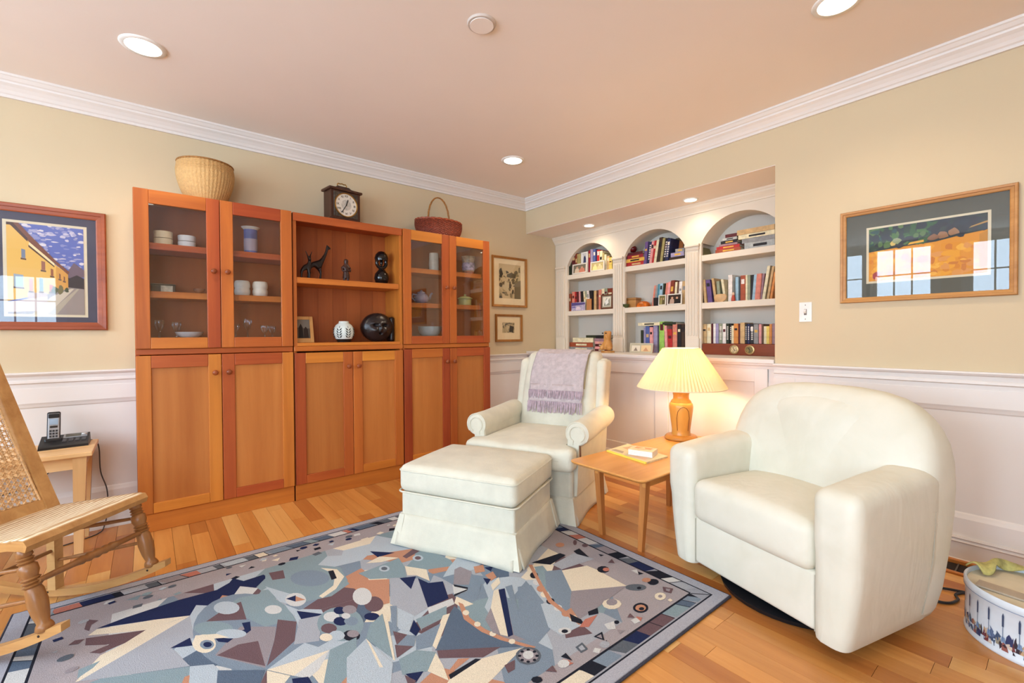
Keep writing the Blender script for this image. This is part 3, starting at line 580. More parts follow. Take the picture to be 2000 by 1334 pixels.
# lilac card and tan block in front of the books
t = thing('greeting_card', 'lilac and purple card propped up, middle shelf of left arch', 'card', (.41, -.312, 1.3025))
b = bx(0, .0015, -.093, .093, 0, .083); obj('card_leaf', b, M('card_lilac', (176, 164, 184), .6, .2, 60), t)
polys('card_print', [((86, 74, 128), [(0, .6), (1, .7), (1, .9), (0, 1)]), ((224, 200, 206), [(.3, .1), (.7, .1), (.6, .5), (.4, .5)]), ((132, 118, 168), [(.0, .35), (.3, .3), (.3, .55), (.0, .55)])], lambda u, v, k: (-.0008-k*4, .09-.18*u, .083*v), INK, t)
b = B(); bar(b, (.0015, 0, .06), (.018, 0, .001), .04, .001, (1, 0, 0)); obj('card_flap', b, M('card_lilac', (0, 0, 0)), t)
o = obj('wood_block', bx(.412, .43, -.474, -.418, 1.3025, 1.412, .003, 2), wood('block_tan', (186, 118, 66), (214, 152, 96), 'z', .5, 30), origin=(.42, -.446, 1.3025)); tag(o, 'tan upright wooden block before the books, middle shelf of left arch', 'block')
# carved owl-like figurine on the counter
t = thing('carved_figurine', 'honey coloured carved sitting creature on the counter between left and middle arches', 'figurine', (.20, -.855, .905))
HON = wood('honey_carving', (176, 112, 50), (224, 168, 96), 'z', .4, 40, .05)
skel('body', [(.20, -.855, .935, .042), (.20, -.855, .975, .034), (.198, -.855, 1.01, .024), (.195, -.855, 1.055, .034), (.160, -.855, 1.045, .016), (.20, -.822, 1.09, .014), (.20, -.888, 1.09, .014), (.155, -.80, .935, .022), (.155, -.91, .935, .022)], [(0, 1), (1, 2), (2, 3), (3, 4), (3, 5), (3, 6), (1, 7), (1, 8)], HON, t)
for s in (-1, 1): obj('eye', lathe(B(), [(.001, -.006), (.006, -.004), (.007, 0), (.006, .004), (.001, .006)], (.152, -.855+.018*s, 1.075), 10), DARK, t, world=True, smooth=True)
obj('base', lathe(B(), [(.058, 0), (.06, .006), (.056, .016)], (.20, -.855, .905), 20), HON, t, world=True, smooth=True)
# top shelf, middle arch
t = thing('red_ornament', 'round dark red ornament on a stack of red books, top shelf of middle arch', 'ornament', (.47, -.925, 1.798))
obj('ball', lathe(B(), [(.001, 0), (.022, .004), (.034, .022), (.034, .038), (.022, .054), (.001, .058)], (0, 0, 0), 18), M('dark_red_glaze', (96, 14, 18), .25), t, smooth=True)
obj('stem', lathe(B(), [(.006, .056), (.004, .066), (.001, .068)], (0, 0, 0), 8), M('dark_red_glaze', 0), t)
o = obj('picture_book', bx(.56, .575, -1.385, -1.288, 1.6685, 1.872, .002, 1), M('pict_brown', (84, 70, 44), .5, .2, 18), origin=(.565, -1.335, 1.6685)); tag(o, 'large brown picture book facing outward behind flat books, top of middle arch', 'book')
polys('cover_print', [((176, 100, 44), [(.3, .55), (.7, .5), (.8, .8), (.4, .9)]), ((60, 50, 30), [(.1, .1), (.8, .05), (.6, .4), (.2, .4)])], lambda u, v, k: (-.0055-k*3, .044-.09*u, .2*v), INK, o)
# middle shelf, middle arch
WB = wood('box_wood', (150, 98, 50), (196, 146, 86), 'y', .45, 30)
t = thing('wooden_box', 'small light wooden box at the left end, middle shelf of middle arch', 'box', (.50, -.908, 1.3025))
obj('body', bx(-.04, .04, -.05, .052, 0, .07, .003, 2), WB, t); obj('lid', bx(-.043, .043, -.053, .055, .071, .09, .003, 2), WB, t)
t = thing('amber_stone', 'polished amber half-round stone beside the wooden box, middle arch', 'ornament', (.475, -1.03, 1.3025))
obj('stone', lathe(B(), [(.066, 0), (.064, .016), (.05, .038), (.03, .05), (.001, .054)], n=24, fn=lambda a, z: .75+.25*abs(math.sin(a))), M('amber', (190, 96, 28), .2, .25, 20), t, smooth=True)
t = thing('green_bowl', 'tiny dark green bowl before the wooden box, middle shelf of middle arch', 'bowl', (.42, -.883, 1.3025))
obj('bowl', lathe(B(), [(.018, 0), (.026, .012), (.03, .032), (.027, .032), (.02, .01), (.001, .006)], n=18), M('green_glaze', (72, 80, 44), .3), t, smooth=True)
o = obj('small_book', bx(.417, .4303, -1.208, -1.168, 1.3025, 1.372, .001, 1), M('book_black', (28, 22, 24)), origin=(.42, -1.188, 1.3025)); tag(o, 'short black book leaning before the teal books, middle shelf of middle arch', 'book')
# right bay
o = obj('leaning_book', shear(bx(.445, .56, -1.612, -1.596, 1.6685, 1.74, .001, 1), 0, .025, 1.6685, .07), M('olive_cloth', (120, 112, 70), .7), origin=(.5, -1.604, 1.6685)); tag(o, 'small olive book leaning on the left side, top shelf of right arch', 'book')
t = thing('wooden_dish', 'rounded pale wooden dish before the books, middle shelf of right arch', 'dish', (.417, -1.745, 1.3025))
obj('dish', lathe(B(), [(.025, 0), (.042, .014), (.05, .034), (.044, .05), (.03, .058), (.001, .06)], n=24, M4=Matrix.Scale(.3, 4, (1, 0, 0))), M('pale_wood_turned', (206, 166, 118), .5, .08, 20), t, smooth=True)
t = thing('red_figure', 'small red and white figurine before the white book, right arch', 'figurine', (.416, -1.842, 1.3025))
obj('robe', lathe(B(), [(.0145, 0), (.013, .02), (.008, .042)], n=14), M('figure_red', (176, 70, 50), .5), t, smooth=True)
obj('head', lathe(B(), [(.001, .04), (.009, .046), (.01, .054), (.006, .062), (.001, .064)], n=12), M('figure_skin', (222, 180, 150), .5), t, smooth=True)
t = thing('wooden_case', 'long reddish wooden case with two round dials, under books in right arch', 'case', (.41, -1.90, .9055))
RW_ = wood('case_wood', (104, 42, 18), (158, 72, 34), 'y', .35, 18)
obj('body', bx(-.008, .17, -.318, .29, 0, .083, .003, 2), RW_, t)
for yy, cm in ((.045, (196, 172, 130)), (-.065, (120, 104, 60))):
    m = Matrix.Translation((-.008, yy, .042)) @ Matrix.Rotation(R(-90), 4, 'Y')
    d = obj('dial', lathe(B(), [(.001, .004), (.025, .004), (.025, .008), (.033, .006), (.034, 0)], n=28, M4=m, cap=False), M('dial_rim', (178, 150, 100), .35, metal=.6), t, smooth=True)
    obj('dial_face', lathe(B(), [(.001, .0048), (.0245, .0048)], n=24, M4=m, cap=False), M('dial_face_%d' % cm[0], cm, .4, .3, 90), d)
    b = B(); bar(b, (-.0135, yy-.008, .030), (-.0135, yy+.01, .058), .003, .001, (1, 0, 0)); obj('needle', b, DARK, d)
# ------------------------------------------------------------------ things on top of the cabinets
STRAW = M('straw_weave', (196, 156, 102), .75, .05, 90, .4, 160)
STRAWD = M('straw_rim', (150, 104, 54), .8, .2, 80, .4, 150)
t = thing('straw_basket', 'tall round straw basket on top of the left glazed cabinet', 'basket', (-2.648, -.14, 1.8635))
prof = []
for k in range(31):
    f = k/30; r = .098 + .048*math.sin(min(1, f*1.25)*math.pi/2) - (.006*max(0, f-.8)/.2)
    for q, e in ((0, 0), (.5, .0022)): prof.append((r+e, (f+q/30)*.222))
obj('basket_wall', lathe(B(), prof, n=176, cap=False, fn=lambda a, z: 1+.011*math.cos(a*44)), STRAW, t, smooth=True)
obj('basket_floor', lathe(B(), [(.001, .004), (.098, .004)], n=40, cap=False), STRAW, t)
pts = [(.1405*math.cos(2*math.pi*i/48), .1405*math.sin(2*math.pi*i/48), .226) for i in range(49)]
obj('rim', tube(B(), pts, .0055, 8), STRAWD, t, smooth=True)
obj('inner_wall', lathe(B(), [(.1, .005), (.128, .08), (.138, .222)], n=48, cap=False), STRAW, t, smooth=True)
# clock
WAL = wood('clock_walnut', (46, 24, 16), (82, 46, 30), 'z', .3, 30, .05)
t = thing('mantel_clock', 'dark wooden mantel clock with round pale dial and brass handle on the open unit', 'clock', (-1.845, -.15, 1.859), R(8))
cw, cd = .108, .055
obj('base_moulding', bx(-cw-.012, cw+.012, -cd-.01, cd+.01, 0, .022, .004, 2), WAL, t)
obj('case', bx(-cw, cw, -cd, cd, .022, .215, .003, 2), WAL, t)
obj('cornice', bx(-cw-.014, cw+.014, -cd-.012, cd+.012, .215, .232, .005, 2), WAL, t)
b = lathe(B(), [(.10, .232), (.085, .24), (.06, .246), (.045, .258), (.001, .26)], n=4, M4=Matrix.Scale(1.35, 4, (1, 0, 0)) @ Matrix.Scale(.62, 4, (0, 1, 0)) @ Matrix.Rotation(R(45), 4, 'Z')); obj('top_cap', b, WAL, t)
b = bx(-.088, .088, -cd-.004, -cd, .034, .205, .002, 1); dp = obj('dial_plate', b, M('dial_corner', (74, 66, 58), .4, .3, 60, metal=.3), t)
m = Matrix.Translation((0, -cd-.004, .12)) @ Matrix.Rotation(R(90), 4, 'X')
di = obj('dial', lathe(B(), [(.001, .002), (.076, .002), (.079, 0)], n=40, M4=m, cap=False), M('dial_white', (226, 216, 200), .35), t)
obj('bezel', lathe(B(), [(.076, .001), (.078, .006), (.083, .005), (.084, 0)], n=40, M4=m, cap=False), BRASS, t, smooth=True)
obj('centre_disc', lathe(B(), [(.001, .0028), (.036, .0028), (.036, .002)], n=30, M4=m, cap=False), M('dial_centre', (186, 178, 166), .4, .12, 90), di)
NUM = B()
for i, s in enumerate(('XII', 'I', 'II', 'III', 'IV', 'V', 'VI', 'VII', 'VIII', 'IX', 'X', 'XI')):
    cu = bpy.data.curves.new('numeral', 'FONT'); cu.body = s; cu.size = .021; cu.align_x = 'CENTER'; cu.align_y = 'CENTER'; cu.extrude = .0004; cu.materials.append(DARK)
    o = bpy.data.objects.new('numeral', cu); COL.objects.link(o); a = R(90-30*i)
    bpy.context.view_layer.update(); me = bpy.data.meshes.new_from_object(o.evaluated_get(bpy.context.evaluated_depsgraph_get())); bpy.data.objects.remove(o)
    me.transform(Matrix.Translation((.061*math.cos(a), -cd-.0066, .12+.061*math.sin(a))) @ Matrix.Rotation(R(90), 4, 'X')); NUM.from_mesh(me); bpy.data.meshes.remove(me)
obj('numerals', NUM, DARK, di, kind='stuff')
for nm, deg, L, w in (('hour_hand', 90-18, .040, .006), ('minute_hand', 90-211, .062, .0045)):
    a = R(deg); b = B(); bar(b, (-.008*math.cos(a), -cd-.0085, .12-.008*math.sin(a)), (L*math.cos(a), -cd-.0085, .12+L*math.sin(a)), w, .001, (0, 1, 0)); obj(nm, b, DARK, di)
b = B(); tube(b, [(-.03, 0, .259), (-.034, 0, .272), (-.026, 0, .282), (-.012, 0, .279), (0, 0, .284), (.012, 0, .279), (.026, 0, .282), (.034, 0, .272), (.03, 0, .259)], .004, 8); obj('handle', b, BRASS, t, smooth=True)
# red handled basket
WR = M('red_wicker', (126, 56, 36), .5, .18, 110, .6, 150)
t = thing('wicker_basket', 'reddish oval wicker basket with a tall hoop handle on the right glazed cabinet', 'basket', (-1.064, -.145, 1.8635))
ov = Matrix.Scale(1.0, 4) @ Matrix.Scale(.64, 4, (0, 1, 0))
prof = []
for k in range(17):
    f = k/16; r = .172 + .031*math.sin(f*math.pi*.62)
    for q, e in ((0, 0), (.5, .0035)): prof.append((r+e, (f+q/16)*.118))
obj('basket_wall', lathe(B(), prof, n=240, cap=False, M4=ov, fn=lambda a, z: 1+.020*math.cos(a*40+math.pi*round(z*136))), WR, t, smooth=True)
obj('basket_floor', lathe(B(), [(.001, .004), (.158, .004)], n=40, M4=ov, cap=False), WR, t)
b = B()
for ph in (0, math.pi): tube(b, [((.2+.004*math.sin(i*1.2+ph))*math.cos(2*math.pi*i/60), .64*(.2+.004*math.sin(i*1.2+ph))*math.sin(2*math.pi*i/60), .124+.004*math.cos(i*1.2+ph)) for i in range(61)], .0055, 6)
obj('braided_rim', b, M('red_wicker_rim', (150, 72, 44), .5, .2, 70), t, smooth=True)
b = B()
for ph in (0, 2.1, 4.2): tube(b, [(-.098*math.cos(math.pi*i/28)*1.0+.0035*math.sin(i*.9+ph), .0035*math.cos(i*.9+ph), .10+.225*math.sin(math.pi*i/28)**.8) for i in range(29)], .0045, 6)
obj('hoop_handle', b, M('cane_handle', (150, 96, 40), .45, .15, 60), t, smooth=True)

# ------------------------------------------------------------------ carvings in the open unit
EB = M('ebony', (30, 22, 20), .3, .2, 30, .15, 60); EB2 = M('ebony_brown', (62, 36, 28), .35, .2, 30, .15, 60)
Z1 = 1.4465
t = thing('giraffe_carving', 'dark carved giraffe with raised neck on the middle shelf of open unit', 'figurine', (-2.015, -.13, Z1))
g = -2.02
skel('body', [(g-.045, -.13, Z1+.105, .019), (g+.01, -.13, Z1+.115, .022), (g+.035, -.13, Z1+.135, .017), (g+.062, -.13, Z1+.185, .0095), (g+.078, -.13, Z1+.238, .0085), (g+.098, -.13, Z1+.228, .0055),
   (g-.055, -.142, Z1+.05, .006), (g-.058, -.142, Z1+.003, .006), (g-.048, -.118, Z1+.05, .006), (g-.05, -.118, Z1+.003, .006), (g+.028, -.142, Z1+.05, .0065), (g+.018, -.142, Z1+.003, .006), (g+.034, -.118, Z1+.05, .0065), (g+.028, -.118, Z1+.003, .006), (g+.072, -.136, Z1+.253, .003), (g+.074, -.124, Z1+.253, .003)],
   [(1, 0), (1, 2), (2, 3), (3, 4), (4, 5), (0, 6), (6, 7), (0, 8), (8, 9), (1, 10), (10, 11), (1, 12), (12, 13), (4, 14), (4, 15)], EB, t)
t = thing('antelope_carving', 'small dark carved antelope with two horns in front of the giraffe', 'figurine', (-2.095, -.20, Z1))
g = -2.10
skel('body', [(g-.03, -.2, Z1+.072, .019), (g+.012, -.2, Z1+.08, .02), (g+.02, -.2, Z1+.115, .010), (g+.016, -.208, Z1+.135, .0095), (g+.018, -.222, Z1+.127, .006),
   (g-.034, -.21, Z1+.035, .006), (g-.036, -.21, Z1+.003, .005), (g-.03, -.19, Z1+.035, .006), (g-.03, -.19, Z1+.003, .005), (g+.014, -.21, Z1+.035, .006), (g+.014, -.21, Z1+.003, .005), (g+.02, -.19, Z1+.035, .006), (g+.02, -.19, Z1+.003, .005), (g+.004, -.2, Z1+.162, .0032), (g-.006, -.2, Z1+.185, .002), (g+.026, -.2, Z1+.162, .0032), (g+.036, -.2, Z1+.185, .002)],
   [(1, 0), (1, 2), (2, 3), (3, 4), (0, 5), (5, 6), (0, 7), (7, 8), (1, 9), (9, 10), (1, 11), (11, 12), (3, 13), (13, 14), (3, 15), (15, 16)], EB, t)
t = thing('standing_carving', 'small carved standing person with folded arms in middle of shelf', 'figurine', (-1.826, -.16, Z1))
g = -1.826
skel('body', [(g, -.16, Z1+.072, .018), (g, -.16, Z1+.105, .022), (g, -.16, Z1+.128, .011), (g, -.16, Z1+.145, .018), (g-.012, -.16, Z1+.035, .010), (g-.012, -.16, Z1+.004, .008), (g+.012, -.16, Z1+.035, .010), (g+.012, -.16, Z1+.004, .008), (g-.028, -.16, Z1+.1, .008), (g-.026, -.17, Z1+.076, .007), (g-.004, -.184, Z1+.078, .006), (g+.028, -.16, Z1+.1, .008), (g+.026, -.17, Z1+.076, .007), (g+.004, -.184, Z1+.084, .006), (g, -.16, Z1+.166, .014)],
   [(0, 1), (1, 2), (2, 3), (0, 4), (4, 5), (0, 6), (6, 7), (1, 8), (8, 9), (9, 10), (1, 11), (11, 12), (12, 13), (3, 14)], EB2, t)
obj('wrap_skirt', lathe(B(), [(.024, .028), (.021, .06), (.017, .076)], (g, -.16, Z1), 16, cap=False), EB2, t, world=True, smooth=True)
t = thing('abstract_carving', 'glossy black abstract figure with a ring-shaped head, right on the shelf', 'figurine', (-1.565, -.165, Z1))
GL = M('black_polish', (20, 17, 17), .12, .2, 20)
obj('belly', lathe(B(), [(.03, 0), (.044, .012), (.054, .045), (.048, .078), (.03, .1), (.02, .112), (.016, .122)], (-1.565, -.165, Z1), 24), GL, t, world=True, smooth=True)
b = B()
pts = [(-1.565+.036*math.cos(2*math.pi*i/24), -.165, Z1+.162+.04*math.sin(2*math.pi*i/24)) for i in range(25)]
tube(b, pts, [.013]*25, 10); obj('ring_head', b, GL, t, world=True, smooth=True)
obj('cap', lathe(B(), [(.046, .176), (.05, .196), (.042, .222), (.024, .242), (.001, .248)], (-1.565, -.165, Z1), 20), GL, t, world=True, smooth=True)
obj('inner_head', lathe(B(), [(.004, .118), (.006, .14), (.012, .155), (.012, .17), (.001, .182)], (-1.565, -.165, Z1), 14), GL, t, world=True, smooth=True)
ZB = 1.0205
t = thing('photo_frame', 'pale wood photo frame at the left end of the open unit', 'photo frame', (-2.113, -.16, ZB), R(-3))
PW = wood('pale_frame_wood', (196, 140, 76), (224, 176, 112), 'z', .45, 30)
b = B(); w, h, fwid = .13, .178, .022
for a in ((-w/2, -w/2+fwid, 0, h), (w/2-fwid, w/2, 0, h), (-w/2+fwid, w/2-fwid, 0, fwid+.008), (-w/2+fwid, w/2-fwid, h-fwid, h)): box(b, a[0], a[1], -.007, .007, a[2], a[3], .002, 1)
for v in b.verts: v.co.y += .05*v.co.z/h
obj('frame', b, PW, t)
polys('picture', [((92, 84, 76), [(0, 0), (1, 0), (1, 1), (0, 1)]), ((130, 126, 118), [(0, .6), (1, .55), (1, 1), (0, 1)]), ((34, 28, 28), [(.15, .05), (.5, .05), (.48, .6), (.35, .8), (.2, .6)]), ((48, 36, 32), [(.5, .0), (.9, .0), (.85, .5), (.7, .65), (.55, .5)])], lambda u, v, k: (-w/2+fwid+(w-2*fwid)*u, -.003-k*5+.05*(fwid+(h-2*fwid)*v)/h, fwid+(h-2*fwid)*v), INK, t)
b = B(); bar(b, (0, .04, h*.62), (0, .095, .002), .03, .004, (0, 1, 0)); obj('easel_leg', b, PW, t)
# leaf patterned jar
t = thing('patterned_vase', 'round white vase with black leaf sprigs on the bottom board of open unit', 'vase', (-1.848, -.165, ZB))
VW = M('vase_white', (214, 222, 216), .3, .04, 10); VK = M('vase_black', (24, 24, 24), .35)
pr = [(.044, .0), (.048, .012), (.066, .042), (.071, .066), (.068, .094), (.054, .12), (.035, .134), (.033, .147), (.028, .147), (.027, .13)]
obj('pot', lathe(B(), pr, n=32, cap=False), VW, t, smooth=True)
obj('foot_band', lathe(B(), [(.0445, 0), (.0485, .012), (.0545, .022)], n=32), VK, t, smooth=True)
b = B()
def on_pot(a, z, e=.0028):
    for (r0, z0), (r1, z1) in zip(pr, pr[1:]):
        if z0 <= z <= z1: r = r0+(r1-r0)*(z-z0)/(z1-z0); break
    else: r = .05
    return Vector(((r+e)*math.cos(a), (r+e)*math.sin(a), z))
for k in range(7):
    a = 2*math.pi*k/7-1.45
    for z in (.03, .047, .064, .081):
        for s in (-1, 1):
            q = [on_pot(a, z), on_pot(a+s*.17, z+.003), on_pot(a+s*.30, z+.020), on_pot(a+s*.13, z+.012)]
            b.faces.new([b.verts.new(p) for p in q])
    q = [on_pot(a-.035, .104), on_pot(a, .098), on_pot(a+.035, .104), on_pot(a, .118)]; b.faces.new([b.verts.new(p) for p in q])
obj('leaf_pattern', b, VK, t)
# mask
t = thing('carved_mask', 'large round black carved face with open mouth on the open unit', 'mask', (-1.6, -.15, ZB))
cx, cz = -1.6, ZB+.106
def mask_pt(u, v):
    a = 2*math.pi*u; r = v
    X, Zz = r*math.cos(a)*.117, r*math.sin(a)*.105
    d = .062*math.sqrt(max(0, 1-r*r*.98))
    x_, z_ = r*math.cos(a), r*math.sin(a)
    for ex in (-.3, .3): d -= .022*math.exp(-(((x_-ex)/.16)**2+((z_-.14)/.075)**2))
    for ex in (-.32, .32): d += .016*math.exp(-(((x_-ex)/.2)**2+((z_+.22)/.18)**2)); d += .008*math.exp(-(((x_-ex)/.2)**2+((z_-.3)/.06)**2))
    d += .024*math.exp(-((x_/.1)**2+((z_+.05)/.26)**2)); d += .014*math.exp(-((x_/.2)**2+((z_+.42)/.15)**2)); d -= .04*math.exp(-((x_/.085)**2+((z_+.42)/.085)**2))
    return (cx+X, -.165-d, cz+Zz)
b = B(); sheet(b, mask_pt, 56, 26); bmesh.ops.remove_doubles(b, verts=b.verts, dist=.0004); bmesh.ops.recalc_face_normals(b, faces=b.faces)
obj('face', b, M('mask_black', (34, 26, 26), .28, .3, 25, .25, 50), t, world=True, smooth=True)
b = B(); lathe(b, [(.116, 0), (.119, .02), (.112, .05), (.07, .07), (.001, .075)], n=40, M4=Matrix.Translation((cx, -.165, cz)) @ Matrix.Rotation(R(-90), 4, 'X') @ Matrix.Scale(.9, 4, (0, 1, 0)), cap=False); obj('back_of_head', b, EB, t, world=True, smooth=True)
obj('side_lobe', cushion(B(), (cx+.09, -.19, ZB+.001), (cx+.125, -.10, ZB+.185), .016), EB, t, world=True, smooth=True)

# ------------------------------------------------------------------ crockery behind the glass
ZA, ZM, ZL = 1.5825, 1.3165, 1.0525
def pot(name, label, cat, x, y, z, prof, m, n=24, group=None, part='body'):
    t = thing(name, label, cat, (x, y, z), 0, group); obj(part, lathe(B(), prof, n=n, cap=False), m, t, smooth=True); return t
cup = [(.001, .002), (.034, .002), (.037, .006), (.0385, .035), (.039, .042), (.0365, .042), (.034, .008)]
CR_ = M('cream_stoneware', (214, 200, 172), .3, .05, 20); BLW = M('bluish_white', (206, 208, 214), .3, .04, 20)
bowl2 = [(.03, .0), (.043, .004), (.045, .038), (.044, .041), (.04, .041), (.038, .006)]
for k in range(2): pot('stacking_cup', 'cream cup, %s one of the pair stacked at left on the top shelf' % ('lower', 'upper')[k], 'cup', -2.855, -.14, ZA+.0415*k, bowl2, CR_, group='stacked cream cups')
for k in range(2): pot('stacking_cup', 'bluish white cup, %s one of the pair stacked beside the cream cups' % ('lower', 'upper')[k], 'cup', -2.745, -.14, ZA+.036*k, [(r*.98, z*.87) for r, z in bowl2], BLW, group='stacked bluish cups')
t = pot('blue_vase', 'tall blue vase with a flared white rim behind the glass', 'vase', -2.416, -.14, ZA, [(.001, 0), (.034, 0), (.037, .01), (.038, .155), (.036, .155)], M('blue_glaze', (92, 104, 168), .3, .12, 12))
obj('flared_rim', lathe(B(), [(.037, .153), (.05, .166), (.053, .17), (.049, .171), (.034, .157)], n=26, cap=False), WHITEC, t, smooth=True)
obj('pale_panel', lathe(B(), [(.0383, .02), (.0388, .07), (.0384, .095)], n=20, cap=False, fn=lambda a, z: 1), M('vase_panel', (170, 160, 176), .35), t, smooth=True)
mug = [(.001, 0), (.034, 0), (.04, .008), (.044, .025), (.043, .04), (.0395, .048), (.043, .056), (.044, .074), (.041, .09), (.036, .096), (.033, .094)]
pot('white_canister', 'white waisted jar, left of the pair on the middle shelf', 'jar', -2.466, -.14, ZM, mug, WHITEC, group='waisted white jars')
pot('white_canister', 'white waisted jar, right of the pair on the middle shelf', 'jar', -2.366, -.14, ZM, mug, WHITEC, group='waisted white jars')
t = thing('tin_box', 'small silvery tin box with dark ends behind the left glass door', 'box', (-2.858, -.13, ZM))
obj('body', bx(-.055, .055, -.03, .03, 0, .042, .004, 2), M('box_brown', (70, 54, 44), .4), t); obj('label_panel', bx(-.012, .042, -.032, -.03, .006, .04), M('tin_silver', (176, 172, 160), .3, .2, 40), t); obj('lid', bx(-.057, .057, -.032, .032, .0425, .05, .003, 2), M('box_brown', 0), t)
t = thing('salt_dish', 'little shiny dish at the right end behind the left glass door', 'dish', (-2.69, -.16, ZM))
obj('dish', lathe(B(), [(.001, .002), (.012, .002), (.026, .018), (.03, .03), (.027, .03), (.01, .006)], n=20, cap=False), M('silver', (206, 204, 198), .15, metal=.9), t, smooth=True)
CRY = glass('crystal', (.97, .98, .99), 1.6, 1.3, .6)
for k, (x, y, lab) in enumerate(((-2.51, -.17, 'crystal goblet, leftmost on the bottom board of left glazed cabinet'), (-2.44, -.14, 'crystal goblet, second from left on the bottom board'), (-2.35, -.17, 'crystal goblet, third from left on the bottom board'), (-2.30, -.14, 'crystal goblet, rightmost on the bottom board of left glazed cabinet'), (-2.88, -.16, 'crystal goblet alone at the left end under the tin box'), (-2.80, -.13, 'crystal goblet beside the left-end goblet under the tin box'))):
    s = (.9, 1.25, .85, .8, 1.1, 1)[k]; tt = pot('crystal_goblet', lab, 'goblet', x, y, ZL, [(.001, .001), (.024, .002), (.006, .008), (.004, .035*s), (.016, .05*s), (.025, .08*s), (.022, .098*s), (.02, .098*s)], CRY, 16, 'crystal goblets')
t = pot('shallow_bowl', 'flat white dish on the bottom board, right of the goblets by the left door', 'dish', -2.74, -.15, ZL, [(.001, .002), (.03, .002), (.06, .02), (.07, .04), (.067, .04), (.03, .007)], BLW)
t = pot('white_vase', 'white cylinder vase on the top shelf of right glazed cabinet', 'vase', -1.11, -.14, ZA, [(.001, 0), (.034, 0), (.04, .02), (.041, .06), (.038, .13), (.037, .148), (.034, .148)], M('white_vase_glaze', (214, 206, 190), .3, .06, 14))
t = pot('painted_jar', 'wide glass-like jar painted with flowers, top shelf of right glazed cabinet', 'jar', -.775, -.14, ZA, [(.001, 0), (.034, 0), (.05, .03), (.056, .07), (.05, .11), (.058, .15), (.062, .156), (.057, .157), (.046, .112)], M('painted_glaze', (150, 134, 112), .3, .3, 26))
obj('flower_band', lathe(B(), [(.0525, .036), (.0568, .07), (.0525, .1)], n=26, cap=False), M('flower_glaze', (138, 128, 150), .35, .4, 34), t, smooth=True)
obj('orange_band', lathe(B(), [(.0385, .006), (.0495, .027)], n=26, cap=False), M('orange_glaze', (170, 104, 70), .35, .25, 30), t, smooth=True)
t = thing('teapot', 'lilac grey round teapot on the middle shelf of right glazed cabinet', 'teapot', (-1.225, -.14, ZM))
TP = M('lilac_glaze', (150, 140, 158), .3, .05, 14)
obj('body', lathe(B(), [(.001, 0), (.034, 0), (.055, .02), (.06, .04), (.052, .065), (.032, .082), (.028, .086)], n=26, cap=False), TP, t, smooth=True)
obj('lid', lathe(B(), [(.034, .083), (.03, .094), (.012, .1), (.009, .108), (.001, .112)], n=20, cap=False), TP, t, smooth=True)
b = B(); tube(b, [(.045, 0, .03), (.075, 0, .05), (.085, 0, .08), (.098, 0, .09)], [.014, .011, .008, .007], 10); obj('spout', b, TP, t, smooth=True)
b = B(); tube(b, [(-.04, 0, .07), (-.075, 0, .075), (-.085, 0, .045), (-.055, 0, .022)], .006, 8); obj('handle', b, TP, t, smooth=True)
t = thing('green_casserole', 'pale green lidded pot on the middle shelf of right glazed cabinet', 'pot', (-.812, -.14, ZM))
GG = M('pale_green_glaze', (176, 176, 112), .35, .06, 14)
obj('body', lathe(B(), [(.001, 0), (.05, 0), (.054, .01), (.055, .055), (.05, .056)], n=28, cap=False), GG, t, smooth=True)
obj('lid', lathe(B(), [(.062, .057), (.063, .064), (.04, .076), (.012, .082), (.007, .086), (.01, .096), (.001, .1)], n=28, cap=False), GG, t, smooth=True)
BG = M('blue_grey_bowl', (160, 172, 176), .3, .06, 16)
for k in range(2): pot('nested_bowl', 'wide blue grey bowl, %s of the two nested on the bottom board' % ('lower', 'upper')[k], 'bowl', -1.153, -.14, ZL+.014*k, [(.001, .002), (.05, .002), (.082, .03), (.094, .07), (.091, .07), (.05, .006)], BG, 30, 'nested blue grey bowls')
# ------------------------------------------------------------------ upholstery
def fabric(name, rgb, sc, bmp, var=.03, rough=.9, sheen=.15):
    m = M(name, rgb, rough, var, 9, bmp, sc, spec=.2); m.node_tree.nodes['Principled BSDF'].inputs['Sheen Weight'].default_value = sheen; return m
CANV = fabric('ivory_fabric', (212, 207, 188), 320, .25)
m, nt, bs = nodes('ivory_leather'); v = coords(nt)
f1 = noise(nt, v, 7, 3, .5, .8); f2 = noise(nt, v, 190, 2)
r_ = ramp(nt, [(.3, (214, 209, 190)), (.7, (222, 217, 200))]); nt.links.new(f1, r_.inputs[0]); nt.links.new(r_.outputs[0], bs.inputs['Base Color'])
bs.inputs['Roughness'].default_value = .48; bs.inputs['Specular IOR Level'].default_value = .35
vs = coords(nt, (9, 9, 3.2), rot=(0, R(32), 0)); f3 = noise(nt, vs, 1.0, 2, .5, 1.6)
ad = nt.nodes.new('ShaderNodeMath'); ad.operation = 'MULTIPLY_ADD'; ad.inputs[1].default_value = .035; nt.links.new(f2, ad.inputs[0]); nt.links.new(f3, ad.inputs[2])
bump(nt, bs, ad.outputs[0], .16, .02)
LEA = m
SEAM = M('seam_thread', (172, 166, 148), .8)

